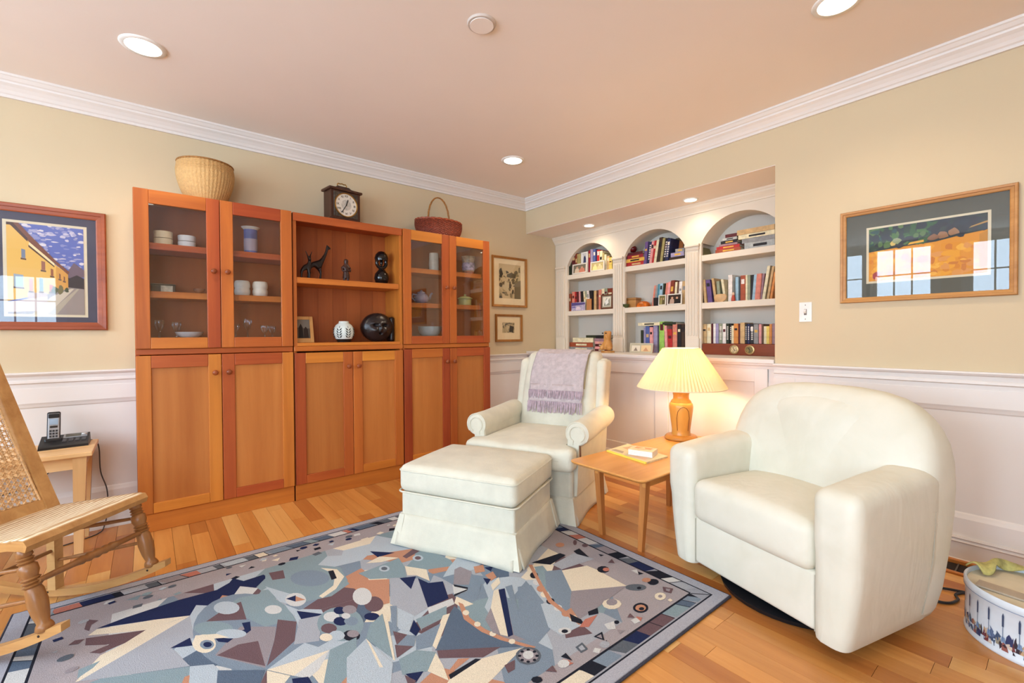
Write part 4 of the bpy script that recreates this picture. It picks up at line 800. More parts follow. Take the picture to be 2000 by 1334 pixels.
# ---- ottoman
RUGZ = .0125
def skirt(parent, x0, x1, y0, y1, zt, flare, name='skirt_panel', z0=.002, gap=.012, corners=True):
    """four flared skirt panels with a kick pleat gap at each corner"""
    for k, (a, b_) in enumerate((((x0, y0), (x1, y0)), ((x1, y0), (x1, y1)), ((x1, y1), (x0, y1)), ((x0, y1), (x0, y0)))):
        a, b_ = Vector((*a, 0)), Vector((*b_, 0)); d = (b_-a).normalized(); n = Vector((d.y, -d.x, 0)); L = (b_-a).length
        def fn(u, v, a=a, d=d, n=n, L=L):
            e = flare*(v**1.3); w = .006*math.sin(u*math.pi*3+k)*v + .010*abs(2*u-1)**6*v
            return a + d*(u*(L-2*gap*v)+gap*v + (2*u-1)*flare*.55*v) + n*(e+w) + Vector((0, 0, zt-(zt-z0)*v + .004*math.cos(u*9+k)*v))
        o = obj(name, sheet(B(), fn, 24, 6), CANV, parent, smooth=True); solid(o, .006, 1)
    for x, sx in ((x0, 1), (x1, -1)):
        for y, sy in ((y0, 1), (y1, -1)):
            b = B(); taper(b, (x+sx*.012, y+sy*.012, zt-.004), (x-sx*flare*.35, y-sy*flare*.35, z0+.002), (.03, .03), (.05, .05)); obj('pleat_insert', b, CANV, parent)
th = R(-63)
t = thing('ottoman', 'square ivory skirted footstool in front of the armchair, on the rug', 'ottoman', (-1.806, -1.560, RUGZ), th)
ow, od = .318, .505
obj('base', bx(-ow+.004, ow-.004, .012, od-.004, .14, .262, .012, 3), CANV, t, smooth=False)
obj('cushion', cushion(B(), (-ow-.008, .0, .262), (ow+.008, od+.006, .398), .035, (.004, .004, .022)), CANV, t, smooth=True)
b = B()
for z in (.266, .372):
    e = .004; pts = []
    for cx_, cy_, a0 in ((ow-.024, .03, -90), (ow-.024, od-.028, 0), (-ow+.024, od-.028, 90), (-ow+.024, .03, 180)):
        for q in range(6): a = R(a0+18*q); pts.append((cx_+(.032+(.002 if z < .3 else -.001))*math.cos(a), cy_+(.032+(.002 if z < .3 else -.001))*math.sin(a), z))
    tube(b, pts+[pts[0]], .0042, 6)
obj('piping', b, CANV, t, smooth=True)
skirt(t, -ow, ow, .008, od, .152, .032)

# ---- armchair
a24 = R(24); vv = Vector((math.cos(a24), math.sin(a24))); uu = Vector((vv.y, -vv.x))
loc = Vector((-1.11, -1.685)) + uu*(-.33)
t = thing('armchair', 'ivory rolled-arm armchair with a mauve throw over its back', 'armchair', (loc.x, loc.y, .002), R(24-90))
obj('base', bx(-.315, .315, .012, .60, .135, .30, .02, 3), CANV, t)
def tcush(p):
    x, y, z = p
    if y > .055 and abs(x) > .262: x = math.copysign(.262+(abs(x)-.262)*.02, x)
    z += .018*max(0, 1-(x/.3)**2)*max(0, 1-((y-.3)/.33)**2)*(1 if z > .37 else 0)
    if y < .0 and z > .37: z += .006*math.sin(x*22)
    return (x, y, z)
obj('seat_cushion', cushion(B(), (-.355, -.055, .302), (.340, .60, .432), .035, (0, .008, 0), n=14, fn=tcush), CANV, t, smooth=True)
for s in (-1, 1):
    b = B(); prof = []
    for q in range(0, 25): a = R(-75+q*(360-75)/24); prof.append((s*(.332+.069*math.cos(a)), .502+.069*math.sin(a)))
    inner = [(s*.268, .40), (s*.268, .15), (s*.33, .15), (s*.338, .43)]
    P = [(s*.345, .436)] + prof + inner[:3]
    st = [(.052, .86), (.058, .97), (.075, 1.0), (.2, 1.0), (.4, 1.0), (.56, 1.02), (.62, .95)]
    rs = []
    for y, k in st:
        rise = .022*max(0, (y-.2)/.46)
        rs.append(ring(b, [(s*.33+(x-s*.33)*k, y, .47+(z-.47)*(k if z > .3 else 1)+rise*(1 if z > .3 else 0)) for x, z in P]))
    skin(b, rs, True, True, True); bmesh.ops.recalc_face_normals(b, faces=b.faces)
    ar = obj('arm', b, CANV, t, smooth=True)
    b = B(); pts = [(s*(.332+.045*math.cos(R(a))), .050, .500+.045*math.sin(R(a))) for a in range(-60, 241, 20)]; pts = [(s*.305, .05, .44)] + list(reversed(pts)) if False else pts
    tube(b, pts, .0042, 6); tube(b, [(s*.309, .05, .462), (s*.306, .052, .438)], .004, 6); obj('scroll_piping', b, CANV, ar, smooth=True)
    b = B(); tube(b, [(s*(.332+.0655*math.cos(R(a))), .055, .502+.0655*math.sin(R(a))) for a in range(-40, 221, 15)], .004, 6); obj('front_piping', b, CANV, ar, smooth=True)
def rake(p):
    x, y, z = p; return (x, y + .30*(z-.36) + .03*((z-.64)/.3)**2, z)
obj('back_cushion', cushion(B(), (-.275, .50, .37), (.275, .645, .935), .05, (.006, .03, .01), n=12, fn=rake), CANV, t, smooth=True)
obj('outer_back', cushion(B(), (-.325, .585, .13), (.330, .675, .893), .035, (0, .008, 0), n=8, fn=lambda p: (p[0], p[1]+.20*(p[2]-.36) + .02, p[2])), CANV, t, smooth=True)
for s in (-1, 1): obj('back_wing', cushion(B(), (s*.255 if s > 0 else -.325, .50, .52), (.328 if s > 0 else -.255, .66, .885), .03, n=6, fn=lambda p: (p[0], p[1]+.26*(p[2]-.36)+.04, p[2])), CANV, t, smooth=True)
skirt(t, -.318, .318, .012, .60, .15, .022)
b = B(); tube(b, [(.352, .045, .438), (.356, .04, .36)], .005, 8); obj('recliner_lever', b, wood('lever_wood', (90, 52, 28), (130, 80, 44), 'z', .4), t, smooth=True)

# ---- throw on the armchair
MAUVE = M('throw_knit', (196, 182, 182), .95, .06, 30, .6, 220, spec=.1); FR = M('throw_fringe', (180, 160, 168), .95, .10, 60, spec=.1)
tt = thing('throw_blanket', 'mauve knitted throw with two rows of fringe over the armchair back', 'blanket', (loc.x, loc.y, .002), R(24-90))
def bk(z, off=0): # front face of the raked back cushion
    return .50 - .026*(1-((z-.65)/.29)**2) + .30*(z-.36) + .03*((z-.64)/.3)**2 - off
def thr(u, v, zlow, off):
    x = -.20 + .40*u + .006*math.sin(v*7)
    L = v*(.945-zlow+.16)
    wob = .0025*math.sin(u*38+v*3) + .004*math.sin(u*11+1)
    if L < .16:
        a = L/.16; y = bk(.935)+.14*(1-a) + .012*a; z = .945 + .012*math.sin(a*math.pi)*.6 + off*.6
        if a > .8: z -= .012*(a-.8)/.2
        return (x, y-off*.3, z+wob*.4)
    z = .945-.012-(L-.16); return (x, bk(min(z, .92), off+.006)+wob*.7, z)
o = obj('cloth', sheet(B(), lambda u, v: thr(u, v, .66, .006), 40, 40), MAUVE, tt, smooth=True); solid(o, .006, 1)
o = obj('lower_layer', sheet(B(), lambda u, v: (-.195+.39*u, bk(0.595+.12*v, .009), .595+.12*v), 30, 8), MAUVE, tt, smooth=True); solid(o, .004, 1)
rf = random.Random(5)
for nm, z0, ln, off in (('upper_fringe', .676, .052, .017), ('lower_fringe', .600, .075, .012)):
    b = B()
    for k in range(64):
        x = -.198+.396*k/63 + rf.uniform(-.002, .002); l = ln*rf.uniform(.85, 1.1); dx = rf.uniform(-.009, .009)
        tube(b, [(x, bk(z0, off), z0), (x+dx*.5, bk(z0-l*.5, off+.002), z0-l*.5), (x+dx, bk(max(.45, z0-l), off), z0-l)], [.0032, .0036, .0022], 5)
    obj(nm, b, FR, tt, smooth=True, kind='stuff')
b = B()
for k in range(30): z = .70+.22*k/29; tube(b, [(.203, bk(z, .008)-.002, z), (.209, bk(z, .010), z-.006)], .003, 5)
obj('tasselled_edge', b, M('throw_edge', (150, 128, 84), .9), tt, kind='stuff')

# ---- swivel tub chair
a15 = R(-15); vv = Vector((math.cos(a15), math.sin(a15))); uu = Vector((vv.y, -vv.x)); loc2 = Vector((-1.225, -2.974)) + uu*(-.365)
t = thing('swivel_armchair', 'large ivory leather tub chair on a low swivel base, at right', 'armchair', (loc2.x, loc2.y, 0), R(-15-90))
HX = .405
for sd in (-1, 1):
    def armf(p, sd=sd):
        x, y, z = p; a = abs(x)
        if a > .33: a -= .042*max(0, 1-(z-.05)/.36)**1.5 + .006*max(0, (.2-y)/.2)*0
        if z > .3: z += .030*max(0, y)/.4 + .004*math.sin(y*40)*(1 if z > .5 else 0)*max(0, (y-.15)/.3)
        if z > .35 and y < .02: y -= .006
        z = max(.05, z)
        return (sd*a, y, z)
    obj('arm', cushion(B(), (sd*.256 if sd > 0 else -.408, -.022, .015), (.408 if sd > 0 else -.256, .46, .552), .042, (.004, .004, .012), n=10, fn=armf), LEA, t, smooth=True)
def sup(c, h, e): return math.copysign(abs(c)**(2/e), c)*h
rs = []; b = B()
for z, hw, yf, yb, e in ((.048, .345, .34, .545, 4), (.052, .362, .32, .560, 4), (.075, .372, .31, .572, 4), (.15, .386, .31, .588, 4), (.30, .402, .31, .602, 4), (.42, .410, .315, .612, 4), (.52, .411, .33, .620, 3.8), (.60, .406, .35, .622, 3.6), (.66, .394, .368, .620, 3.4), (.71, .374, .384, .614, 3.2), (.75, .348, .398, .606, 3), (.785, .312, .415, .596, 2.8), (.81, .268, .432, .584, 2.6), (.828, .21, .452, .566, 2.4), (.838, .13, .475, .545, 2.2), (.841, .04, .495, .52, 2)):
    n_ = 56; yc = (yf+yb)/2; hy = (yb-yf)/2
    rs.append(ring(b, [(sup(math.cos(2*math.pi*k/n_), hw, e), yc + sup(math.sin(2*math.pi*k/n_), hy, e) - (.018*(1-(abs(sup(math.cos(2*math.pi*k/n_), 1, e)))**2) if math.sin(2*math.pi*k/n_) < 0 else 0)*(1 if z > .35 else 0)*-1*.6, z) for k in range(n_)]))
skin(b, rs, True, True, True); bmesh.ops.recalc_face_normals(b, faces=b.faces)
bk_ = obj('tub_back', b, LEA, t, smooth=True)
def backf(p):
    x, y, z = p; return (x*(1-.16*((z-.40)/.4)), y + .21*(z-.40) + .03*(x/.26)**2, z)
obj('front_panel', cushion(B(), (-.262, -.002, .058), (.262, .10, .262), .016, (0, .006, 0), n=8), LEA, t, smooth=True)
def seatf(p):
    x, y, z = p
    if y < .06: y += .012*math.sin(x*5)*(z-.25)
    if z > .36: z -= .016*((x+.02)/.26)**2 - .01
    return (x, y, z)
obj('seat_cushion', cushion(B(), (-.258, -.026, .252), (.258, .40, .430), .04, (0, .014, .016), n=10, fn=seatf), LEA, t, smooth=True)
obj('back_pad', cushion(B(), (-.262, .318, .385), (.262, .46, .80), .07, (.0, .006, .006), n=10, fn=backf), LEA, t, smooth=True)
for s in (-1, 1):
    for pts in ([(s*.259, .001, .06), (s*.259, .001, .25)], [(s*.4088, .40, .45), (s*.4035, .40, .3), (s*.3915, .40, .2), (s*.3735, .40, .08)]):
        obj('seam', tube(B(), pts, .0024, 5), SEAM, t, smooth=True)
obj('swivel_base', lathe(B(), [(.20, 0), (.27, .004), (.275, .02), (.25, .03), (.06, .034), (.05, .06)], (0, .27, 0), 36), M('swivel_black', (30, 32, 36), .35, .1, 20, metal=.4), t, smooth=True)
obj('underside', bx(-.33, .33, .05, .52, .05, .064), M('dust_cover', (40, 38, 36), .9), t)
# ------------------------------------------------------------------ side table, lamp, reading matter
MAP = wood('maple_top', (196, 128, 62), (226, 164, 92), 'x', .32, 20, .05); MAPL = wood('maple_leg', (166, 96, 46), (202, 136, 74), 'z', .35, 30, .06)
TZ = .41
t = thing('side_table', 'low honey-wood side table between the armchair and the tub chair', 'table', (-.71, -1.99, 0))
x0, x1, y0, y1 = -1.236, -.19, -2.221, -1.762
b = B(); out = []
for cx_, cy_, a0 in ((x1-.04, y1-.04, 0), (x0+.04, y1-.04, 90), (x0+.04, y0+.04, 180), (x1-.04, y0+.04, 270)):
    for q in range(6): a = R(a0+18*q); out.append((cx_, cy_, math.cos(a), math.sin(a)))
rs = []
for e, z in ((.016, TZ-.022), (.03, TZ-.014), (.038, TZ-.008), (.04, TZ-.004), (.0385, TZ-.001), (.036, TZ)): rs.append(ring(b, [(cx_+e*ca, cy_+e*sa, z) for cx_, cy_, ca, sa in out]))
skin(b, rs, True, True, True); obj('table_top', b, MAP, t, world=True)
ax0, ax1, ay0, ay1 = -1.10, -.40, -2.14, -1.83
b = B(); box(b, ax0, ax1, ay0, ay0+.018, TZ-.078, TZ-.022); box(b, ax0, ax1, ay1-.018, ay1, TZ-.078, TZ-.022); box(b, ax0, ax0+.018, ay0, ay1, TZ-.078+.03, TZ-.022); box(b, ax1-.018, ax1, ay0, ay1, TZ-.078, TZ-.022)
obj('apron', b, MAP, t, world=True)
for lx, bx_ in ((-1.10, -1.058), (-.40, -.425)):
    for ly, by in ((-2.13, -2.085), (-1.84, -1.842)):
        b = B(); taper(b, (lx+.015*(1 if lx < -.7 else -1), ly, TZ-.022), (bx_, by, 0), (.036, .036), (.024, .024)); obj('leg', b, MAPL, t, world=True)
LP = (-.352, -1.880)
t = thing('table_lamp', 'turned wooden table lamp with a wide pleated shade, lit, on the side table', 'lamp', (*LP, TZ))
LW_ = wood('lamp_wood', (186, 128, 52), (220, 168, 84), 'z', .3, 16, .03); LWD = wood('lamp_wood_dark', (166, 110, 44), (200, 142, 66), 'z', .3, 20, .03)
obj('foot', lathe(B(), [(.09, 0), (.097, .006), (.097, .016), (.088, .026), (.07, .03)], n=40), LWD, t, smooth=True)
obj('body', lathe(B(), [(.058, .03), (.055, .04), (.054, .06), (.062, .12), (.069, .175), (.0715, .205), (.068, .222), (.06, .230)], n=40), LW_, t, smooth=True)
obj('neck', lathe(B(), [(.062, .228), (.058, .240), (.047, .25), (.046, .27), (.05, .292), (.052, .30), (.03, .306)], n=40), LWD, t, smooth=True)
b = B()
for s in (-1, 1): tube(b, [(.0715*math.cos(R(222+s*q*2.4))*k, .0715*math.sin(R(222+s*q*2.4))*k, z) for q, z, k in ((14, .06, .78), (14, .14, .93), (11, .18, .985), (6, .2, 1.0), (0, .208, 1.005))], .0016, 5)
obj('carved_line', b, M('carved_dark', (96, 52, 24), .5), t)
m_, nt, bs = nodes('pleated_shade'); tr = nt.nodes.new('ShaderNodeBsdfTranslucent'); tr.inputs[0].default_value = (*lin((248, 206, 146)), 1)
df = nt.nodes.new('ShaderNodeBsdfDiffuse'); df.inputs[0].default_value = (*lin((232, 212, 178)), 1); mx = nt.nodes.new('ShaderNodeMixShader'); mx.inputs[0].default_value = .21
nt.links.new(df.outputs[0], mx.inputs[1]); nt.links.new(tr.outputs[0], mx.inputs[2]); nt.links.new(mx.outputs[0], nt.nodes['Material Output'].inputs[0])
SHD = m_
b = B(); rp = random.Random(2); NP = 80; jit = [rp.uniform(.6, 1.4) for _ in range(NP)]
rs = []
for f in (0, .02, .2, .4, .6, .8, .97, 1):
    r = .262-.156*f; z = .322+.242*f
    rs.append(ring(b, [((r*(1+(.024 if q % 2 else -.024)*jit[q//2]*(.55+.8*f)))*math.cos(2*math.pi*q/(2*NP)), (r*(1+(.024 if q % 2 else -.024)*jit[q//2]*(.55+.8*f)))*math.sin(2*math.pi*q/(2*NP)), z+.0015*(q % 2)) for q in range(2*NP)]))
skin(b, rs, True); obj('pleated_shade', b, SHD, t)
b = B()
for r, z in ((.262, .322), (.107, .564)): tube(b, [(r*math.cos(2*math.pi*q/48), r*math.sin(2*math.pi*q/48), z) for q in range(49)], .003, 6)
obj('shade_trim', b, M('shade_trim_cloth', (236, 222, 190), .8), t, smooth=True)
obj('socket', lathe(B(), [(.012, .30), (.016, .31), (.016, .36), (.013, .37)], n=16), BRASS, t, smooth=True)
obj('bulb', lathe(B(), [(.012, .37), (.022, .39), (.031, .42), (.028, .445), (.012, .46), (.001, .463)], n=20), emit('bulb_glow', (255, 206, 130), 14), t, smooth=True)
d = bpy.data.lights.new('lamp_bulb_light', 'POINT'); d.energy = 13; d.color = (1, .72, .40); d.shadow_soft_size = .05
o = bpy.data.objects.new('lamp_bulb_light', d); COL.objects.link(o); o.location = (*LP, TZ+.43)
b = B(); tube(b, [(LP[0]+.09, LP[1]-.03, TZ+.006), (LP[0]+.12, LP[1]-.02, TZ+.004), (-.20, -1.86, TZ+.003), (-.17, -1.84, TZ-.03), (-.14, -1.83, .1), (-.1, -1.84, .004)], .0028, 6)
obj('cord', b, M('clear_cord', (170, 130, 80), .4), t, world=True, smooth=True)
t = thing('magazine', 'magazine with a yellow spine lying on the side table', 'magazine', (-.87, -1.915, TZ), 0)
b = B(); q = [(-.945, -1.782), (-.988, -2.066), (-.800, -2.070), (-.738, -1.768)]
def prism(b, q, z0, z1): return skin(b, [ring(b, [(x, y, z) for x, y in q]) for z in (z0, z1)], True, True, True)
obj('page_block', prism(b, q, TZ, TZ+.008), M('magazine_pages', (222, 206, 168), .6, .12, 30), t, world=True)
b = B(); prism(b, [(-.949, -1.782), (-.992, -2.066), (-.984, -2.067), (-.941, -1.782)], TZ, TZ+.009); obj('spine', b, M('spine_yellow', (236, 212, 84), .5), t, world=True)
polys('cover_print', [((218, 198, 160), [(0, 0), (1, 0), (1, 1), (0, 1)]), ((196, 160, 130), [(.1, .55), (.45, .5), (.5, .9), (.15, .92)]), ((226, 180, 140), [(.5, .1), (.9, .15), (.85, .4), (.55, .42)]), ((170, 150, 130), [(.05, .1), (.35, .12), (.3, .3), (.08, .28)])],
      lambda u, v, k: Vector((-.945, -1.782, TZ+.0084+k)).lerp(Vector((-.738, -1.768, TZ+.0084+k)), v).lerp(Vector((-.988, -2.066, TZ+.0084+k)).lerp(Vector((-.800, -2.07, TZ+.0084+k)), v), u), INK, t, world=True)
t = thing('paperback', 'small thick white paperback lying on the magazine', 'book', (-.872, -1.966, TZ+.009), R(-73))
obj('pages', bx(-.064, .064, -.046, .046, .001, .029), M('paper_white', (232, 226, 218), .7, .03, 90), t)
b = bx(-.066, .066, -.048, .048, 0, .0012); box(b, -.066, .066, -.048, .048, .029, .0302); box(b, -.066, .066, .0465, .048, 0, .0302); obj('cover', b, M('cover_cream', (226, 200, 164), .5, .1, 30), t)
polys('cover_print', [((206, 150, 110), [(.15, .4), (.85, .4), (.85, .9), (.15, .9)]), ((236, 214, 180), [(.3, .5), (.6, .55), (.5, .8)])], lambda u, v, k: (-.062+.124*u, -.044+.088*v, .0304+k), INK, t)

# ------------------------------------------------------------------ phone table and telephone
BIR = wood('birch', (212, 164, 106), (236, 196, 142), 'x', .4, 22, .06); BIRL = wood('birch_leg', (200, 150, 94), (228, 184, 128), 'z', .4, 22, .06)
t = thing('phone_table', 'small birch table carrying the telephone, behind the rocking chair', 'table', (-3.385, -.215, 0))
pz = .505
obj('table_top', bx(-3.62, -3.15, -.40, -.04, pz-.022, pz, .004, 2), BIR, t, world=True)
b = bx(-3.59, -3.18, -.37, -.352, pz-.082, pz-.022); box(b, -3.59, -3.18, -.088, -.07, pz-.082, pz-.022); box(b, -3.59, -3.572, -.36, -.08, pz-.082, pz-.022); box(b, -3.198, -3.18, -.36, -.08, pz-.082, pz-.022); obj('apron', b, BIR, t, world=True)
for x in (-3.585, -3.197):
    for y in (-.362, -.078): b = B(); taper(b, (x, y, pz-.022), (x+(.012 if x < -3.4 else -.012), y+(.014 if y < -.2 else -.014), 0), (.05, .05), (.034, .034)); obj('leg', b, BIRL, t, world=True)
t = thing('telephone', 'black cordless telephone with answering base on the birch table', 'telephone', (-3.27, -.17, pz))
b = B(); rs = []
for y, z0, z1 in ((-.225, 0, .012), (-.218, 0, .02), (-.11, .0, .052), (-.10, 0, .05), (-.095, 0, .03)): rs.append(ring(b, [(-3.362, y, pz+z0), (-3.178, y+.012, pz+z0), (-3.18, y+.012, pz+z1), (-3.36, y, pz+z1)]))
skin(b, rs, True, True, True); obj('base', b, DARK, t, world=True)
def slope(x, y, h=0): f = (y+.218)/.108; return (x, y+.012*(x+3.362)/.184, pz+.02+.032*f+h)
def pad(b, x0, x1, y0, y1, h0, h1):
    return skin(b, [ring(b, [slope(x, y, h) for x, y in ((x0, y0), (x1, y0), (x1, y1), (x0, y1))]) for h in (h0, h1)], True, False, True)
SIL = M('phone_silver', (164, 166, 170), .35, .06, 40, metal=.3)
dp = obj('display_bezel', pad(B(), -3.278, -3.188, -.155, -.115, 0, .004), SIL, t, world=True); obj('display', pad(B(), -3.270, -3.212, -.150, -.122, .003, .005), M('lcd', (86, 84, 70), .3), dp, world=True)
obj('round_button', lathe(B(), [(.011, 0), (.011, .006), (.004, .008), (.001, .008)], slope(-3.20, -.136, .003), 16), M('button_pale', (206, 206, 204), .4), dp, world=True, smooth=True)
for k in range(4): obj('key', pad(B(), -3.278+.024*k, -3.262+.024*k, -.195, -.168, -.0005, .004), M('key_grey', (64, 64, 66), .4), t, world=True)
hm = Matrix.Translation((-3.312, -.165, pz+.018)) @ Matrix.Rotation(R(-14), 4, 'X') @ Matrix.Rotation(R(6), 4, 'Z')
def hb(*a, **k): b = bx(*a, **k); bmesh.ops.transform(b, matrix=hm, verts=b.verts); return b
hs = obj('handset', hb(-.025, .025, 0, .024, 0, .165, .008, 3), DARK, t, world=True)
obj('face_plate', hb(-.021, .021, -.003, .002, .01, .155, .002, 2), SIL, hs, world=True); obj('screen', hb(-.016, .016, -.0045, -.002, .098, .128), M('screen_blue', (150, 170, 190), .2), hs, world=True)
obj('earpiece', hb(-.02, .02, -.0045, -.002, .132, .153, .002, 1), DARK, hs, world=True); obj('menu_key', hb(-.014, .014, -.0045, -.002, .082, .092, .001, 1), DARK, hs, world=True)
b = B()
for i in range(3):
    for j in range(4): box(b, -.015+.011*i, -.0075+.011*i, -.005, -.002, .02+.014*j, .029+.014*j)
bmesh.ops.transform(b, matrix=hm, verts=b.verts); obj('keypad', b, M('key_dark', (44, 46, 50), .4), hs, world=True)
obj('cradle', hb(-.034, .034, -.006, .034, -.012, .03, .006, 2), DARK, t, world=True)
b = B(); tube(b, crom([(-3.20, -.09, pz+.01), (-3.165, -.035, pz-.01), (-3.150, -.028, .45), (-3.145, -.03, .32), (-3.12, -.04, .22), (-3.118, -.05, .12), (-3.13, -.07, .03), (-3.16, -.12, .004), (-3.30, -.2, .004)]), .003, 6); obj('power_cord', b, M('cord_grey', (70, 66, 66), .5), t, world=True, smooth=True)
b = B(); tube(b, crom([(-3.30, -.1, pz+.004), (-3.30, -.045, .49), (-3.30, -.035, .43), (-3.34, -.035, .36), (-3.42, -.04, .30), (-3.52, -.04, .27)]), .0025, 6); obj('line_cord', b, M('cord_black', (40, 40, 42), .5), t, world=True, smooth=True)

# ------------------------------------------------------------------ rocking chair
RK = wood('rocker_oak', (160, 110, 58), (202, 154, 96), 'x', .35, 26, .08); RKL = wood('rocker_turned', (120, 76, 40), (164, 112, 64), 'z', .32, 26, .06); CANE = M('cane', (208, 166, 116), .55, .14, 60, .1, 200)
RKF = wood('rocker_faded_oak', (176, 130, 76), (208, 166, 112), 'x', .4, 26, .05)
phi = R(-41.65); w = .40
t = thing('rocking_chair', 'oak rocking chair with cane back and woven seat, at the left edge', 'rocking chair', (-3.545, -1.064, .006), phi)
for y in (0, w):
    b = B(); n = 26; rs = []
    for k in range(n+1):
        s = -.60 + 1.135*k/n; z = s*s/(2*1.076); e = .9 if 0 < k < n else .75
        hgt = .034*e; rs.append(ring(b, [(s, y-.014, z+.0015), (s, y+.014, z+.0015), (s, y+.014, z+hgt), (s, y-.014, z+hgt)]))
    skin(b, rs, True, True, True); ro = obj('rocker', b, RK, t)
    b = B()
    for s in (.46, .035): lathe(b, [(.004, 0), (.004, .0012), (.001, .0016)], n=10, M4=Matrix.Translation((s, y-.014, s*s/2.152+.02)) @ Matrix.Rotation(R(90), 4, 'X'))
    obj('peg', b, M('peg_dark', (50, 30, 20), .6), ro)
LEGP = [(0, .012), (.02, .017), (.06, .02), (.10, .021), (.12, .016), (.135, .022), (.16, .016), (.175, .023), (.2, .017), (.22, .024), (.30, .025), (.36, .019), (.375, .025), (.4, .018), (.415, .026), (.44, .018), (.455, .026), (.48, .019), (.52, .023), (.66, .026), (.8, .022), (.9, .016), (.93, .021), (.97, .024), (1, .02)]
for y in (0, w): obj('front_leg', turned(B(), (.395, y, .392), (.468, y, .130), LEGP, 18), RKL, t, smooth=True)
for y in (0, w):
    b = B(); bar(b, (.052, y, .345), (.055, y, .03), .034, .034, (1, 0, 0)); obj('rear_leg', b, RKF, t)
def zseat(s): return .345 + .162*s - .0
obj('front_stretcher', turned(B(), (.447, .0, .288), (.432, w, .270), [(0, .008), (.1, .01), (.3, .011), (.36, .015), (.38, .011), (.42, .016), (.46, .012), (.5, .017), (.54, .012), (.58, .016), (.62, .011), (.64, .015), (.7, .011), (.9, .01), (1, .008)], 14), RKL, t, smooth=True)
for y in (0, w):
    for (s0, z0), (s1, z1) in (((.41, .325), (.06, .262)), ((.432, .226), (.06, .145))): obj('side_stretcher', turned(B(), (s0, y, z0), (s1, y, z1), [(0, .006), (.5, .0085), (1, .006)], 10), RKL, t, smooth=True)
obj('rear_stretcher', turned(B(), (.055, 0, .19), (.055, w, .19), [(0, .007), (.5, .01), (1, .007)], 10), RKL, t, smooth=True)
# seat frame and woven seat
b = B()
def seatpt(s, y, h): return (s, y, zseat(s)+h)
fr = [(.0, -.02, w+.02), (.06, -.025, w+.025), (.38, -.03, w+.03), (.425, -.022, w+.022)]
for yy in (-1, 1):
    rs = []
    for s, a, c in fr:
        ye = a if yy < 0 else c; d = .045*(-yy); drop = -.012 if s > .42 else 0
        rs.append(ring(b, [seatpt(s, ye, -.014+drop), seatpt(s, ye, .010+drop), seatpt(s, ye+d, .012+drop), seatpt(s, ye+d, -.014+drop)]))
    skin(b, rs, True, True, True)
rs = []
for k in range(9): y = -.022+(w+.044)*k/8; rs.append(ring(b, [seatpt(.385, y, -.014), seatpt(.43, y, -.030), seatpt(.436, y, -.012), seatpt(.425, y, .006), seatpt(.385, y, .012)]))
skin(b, rs, True, True, True)
rs = [ring(b, [seatpt(.0, y, -.014), seatpt(.045, y, -.014), seatpt(.045, y, .012), seatpt(.0, y, .01)]) for y in (-.02, w+.02)]; skin(b, rs, True, True, True)
obj('seat_frame', b, RK, t)
m_, nt, bs = nodes('woven_seat'); v = coords(nt); wv = nt.nodes.new('ShaderNodeTexWave'); wv.wave_type = 'BANDS'; wv.bands_direction = 'X'; wv.inputs['Scale'].default_value = 11; wv.inputs['Distortion'].default_value = 2.0; wv.inputs['Detail'].default_value = 1; wv.inputs['Detail Scale'].default_value = 2.2
nt.links.new(v, wv.inputs[0]); rp_ = ramp(nt, [(.0, (176, 140, 96)), (1, (238, 222, 190))]); nt.links.new(wv.outputs['Fac'], rp_.inputs[0]); nt.links.new(rp_.outputs[0], bs.inputs['Base Color']); bs.inputs['Roughness'].default_value = .6; bump(nt, bs, wv.outputs['Fac'], .5, .004)
sw = sheet(B(), lambda u, v_: (.012+.418*u, -.016+(w+.032)*v_, zseat(.012+.418*u)+.0135-.010*math.sin(u*math.pi)*math.sin(v_*math.pi)-.016*max(0, (u-.93)/.07)**2), 24, 20)
solid(obj('woven_seat', sw, m_, t, smooth=True), .004)
# back: two flat bent posts, rails, cane panel
def post_s(z): return .05 - .43*(z-.34) - .10*max(0, z-.34)*max(0, 1.0-z)*1.2
for y in (0, w):
    b = B(); rs = []
    for k in range(13):
        z = .335 + .78*k/12; s = post_s(z); hw = .024 - .006*(k/12); y_ = y + (.0 if k < 1 else .012*math.sin(k/12*math.pi)*(1 if y > .2 else -1))
        rs.append(ring(b, [(s-.014, y_-hw, z-.005), (s+.014, y_-hw, z+.005), (s+.014, y_+hw, z+.005), (s-.014, y_+hw, z-.005)]))
    skin(b, rs, True, True, True); obj('back_post', b, RK, t)
def rail(z0, z1, nm):
    b = B(); rs = []
    for k in range(9):
        y = .01+(w-.02)*k/8; c = -.018*math.sin(k/8*math.pi)
        rs.append(ring(b, [(post_s(z0)-.01+c, y, z0), (post_s(z0)+.01+c, y, z0), (post_s(z1)+.01+c, y, z1), (post_s(z1)-.01+c, y, z1)]))
    skin(b, rs, True, True, True); return obj(nm, b, RK, t)
rail(.348, .402, 'bottom_rail'); rail(1.02, 1.11, 'top_rail')
def cp(y, z): return Vector((post_s(z) - .018*math.sin(max(0, min(1, y/w))*math.pi), y, z))
def strip(b, p, q, wd, off, n=8):
    pts = [cp(p[0]+(q[0]-p[0])*i/n, p[1]+(q[1]-p[1])*i/n) + Vector((off, 0, 0)) for i in range(n+1)]; tube(b, pts, wd, 4, flat=.6)
b = B(); ya, yb, za, zb = .026, w-.026, .40, 1.025; nx, nz = 17, 31; px_ = (yb-ya)/nx; pz_ = (zb-za)/nz
for i in range(nx+1): y = ya+px_*i; strip(b, (y-.0034, za), (y-.0034, zb), .0026, 0, 10); strip(b, (y+.0034, za), (y+.0034, zb), .0026, 0, 10)
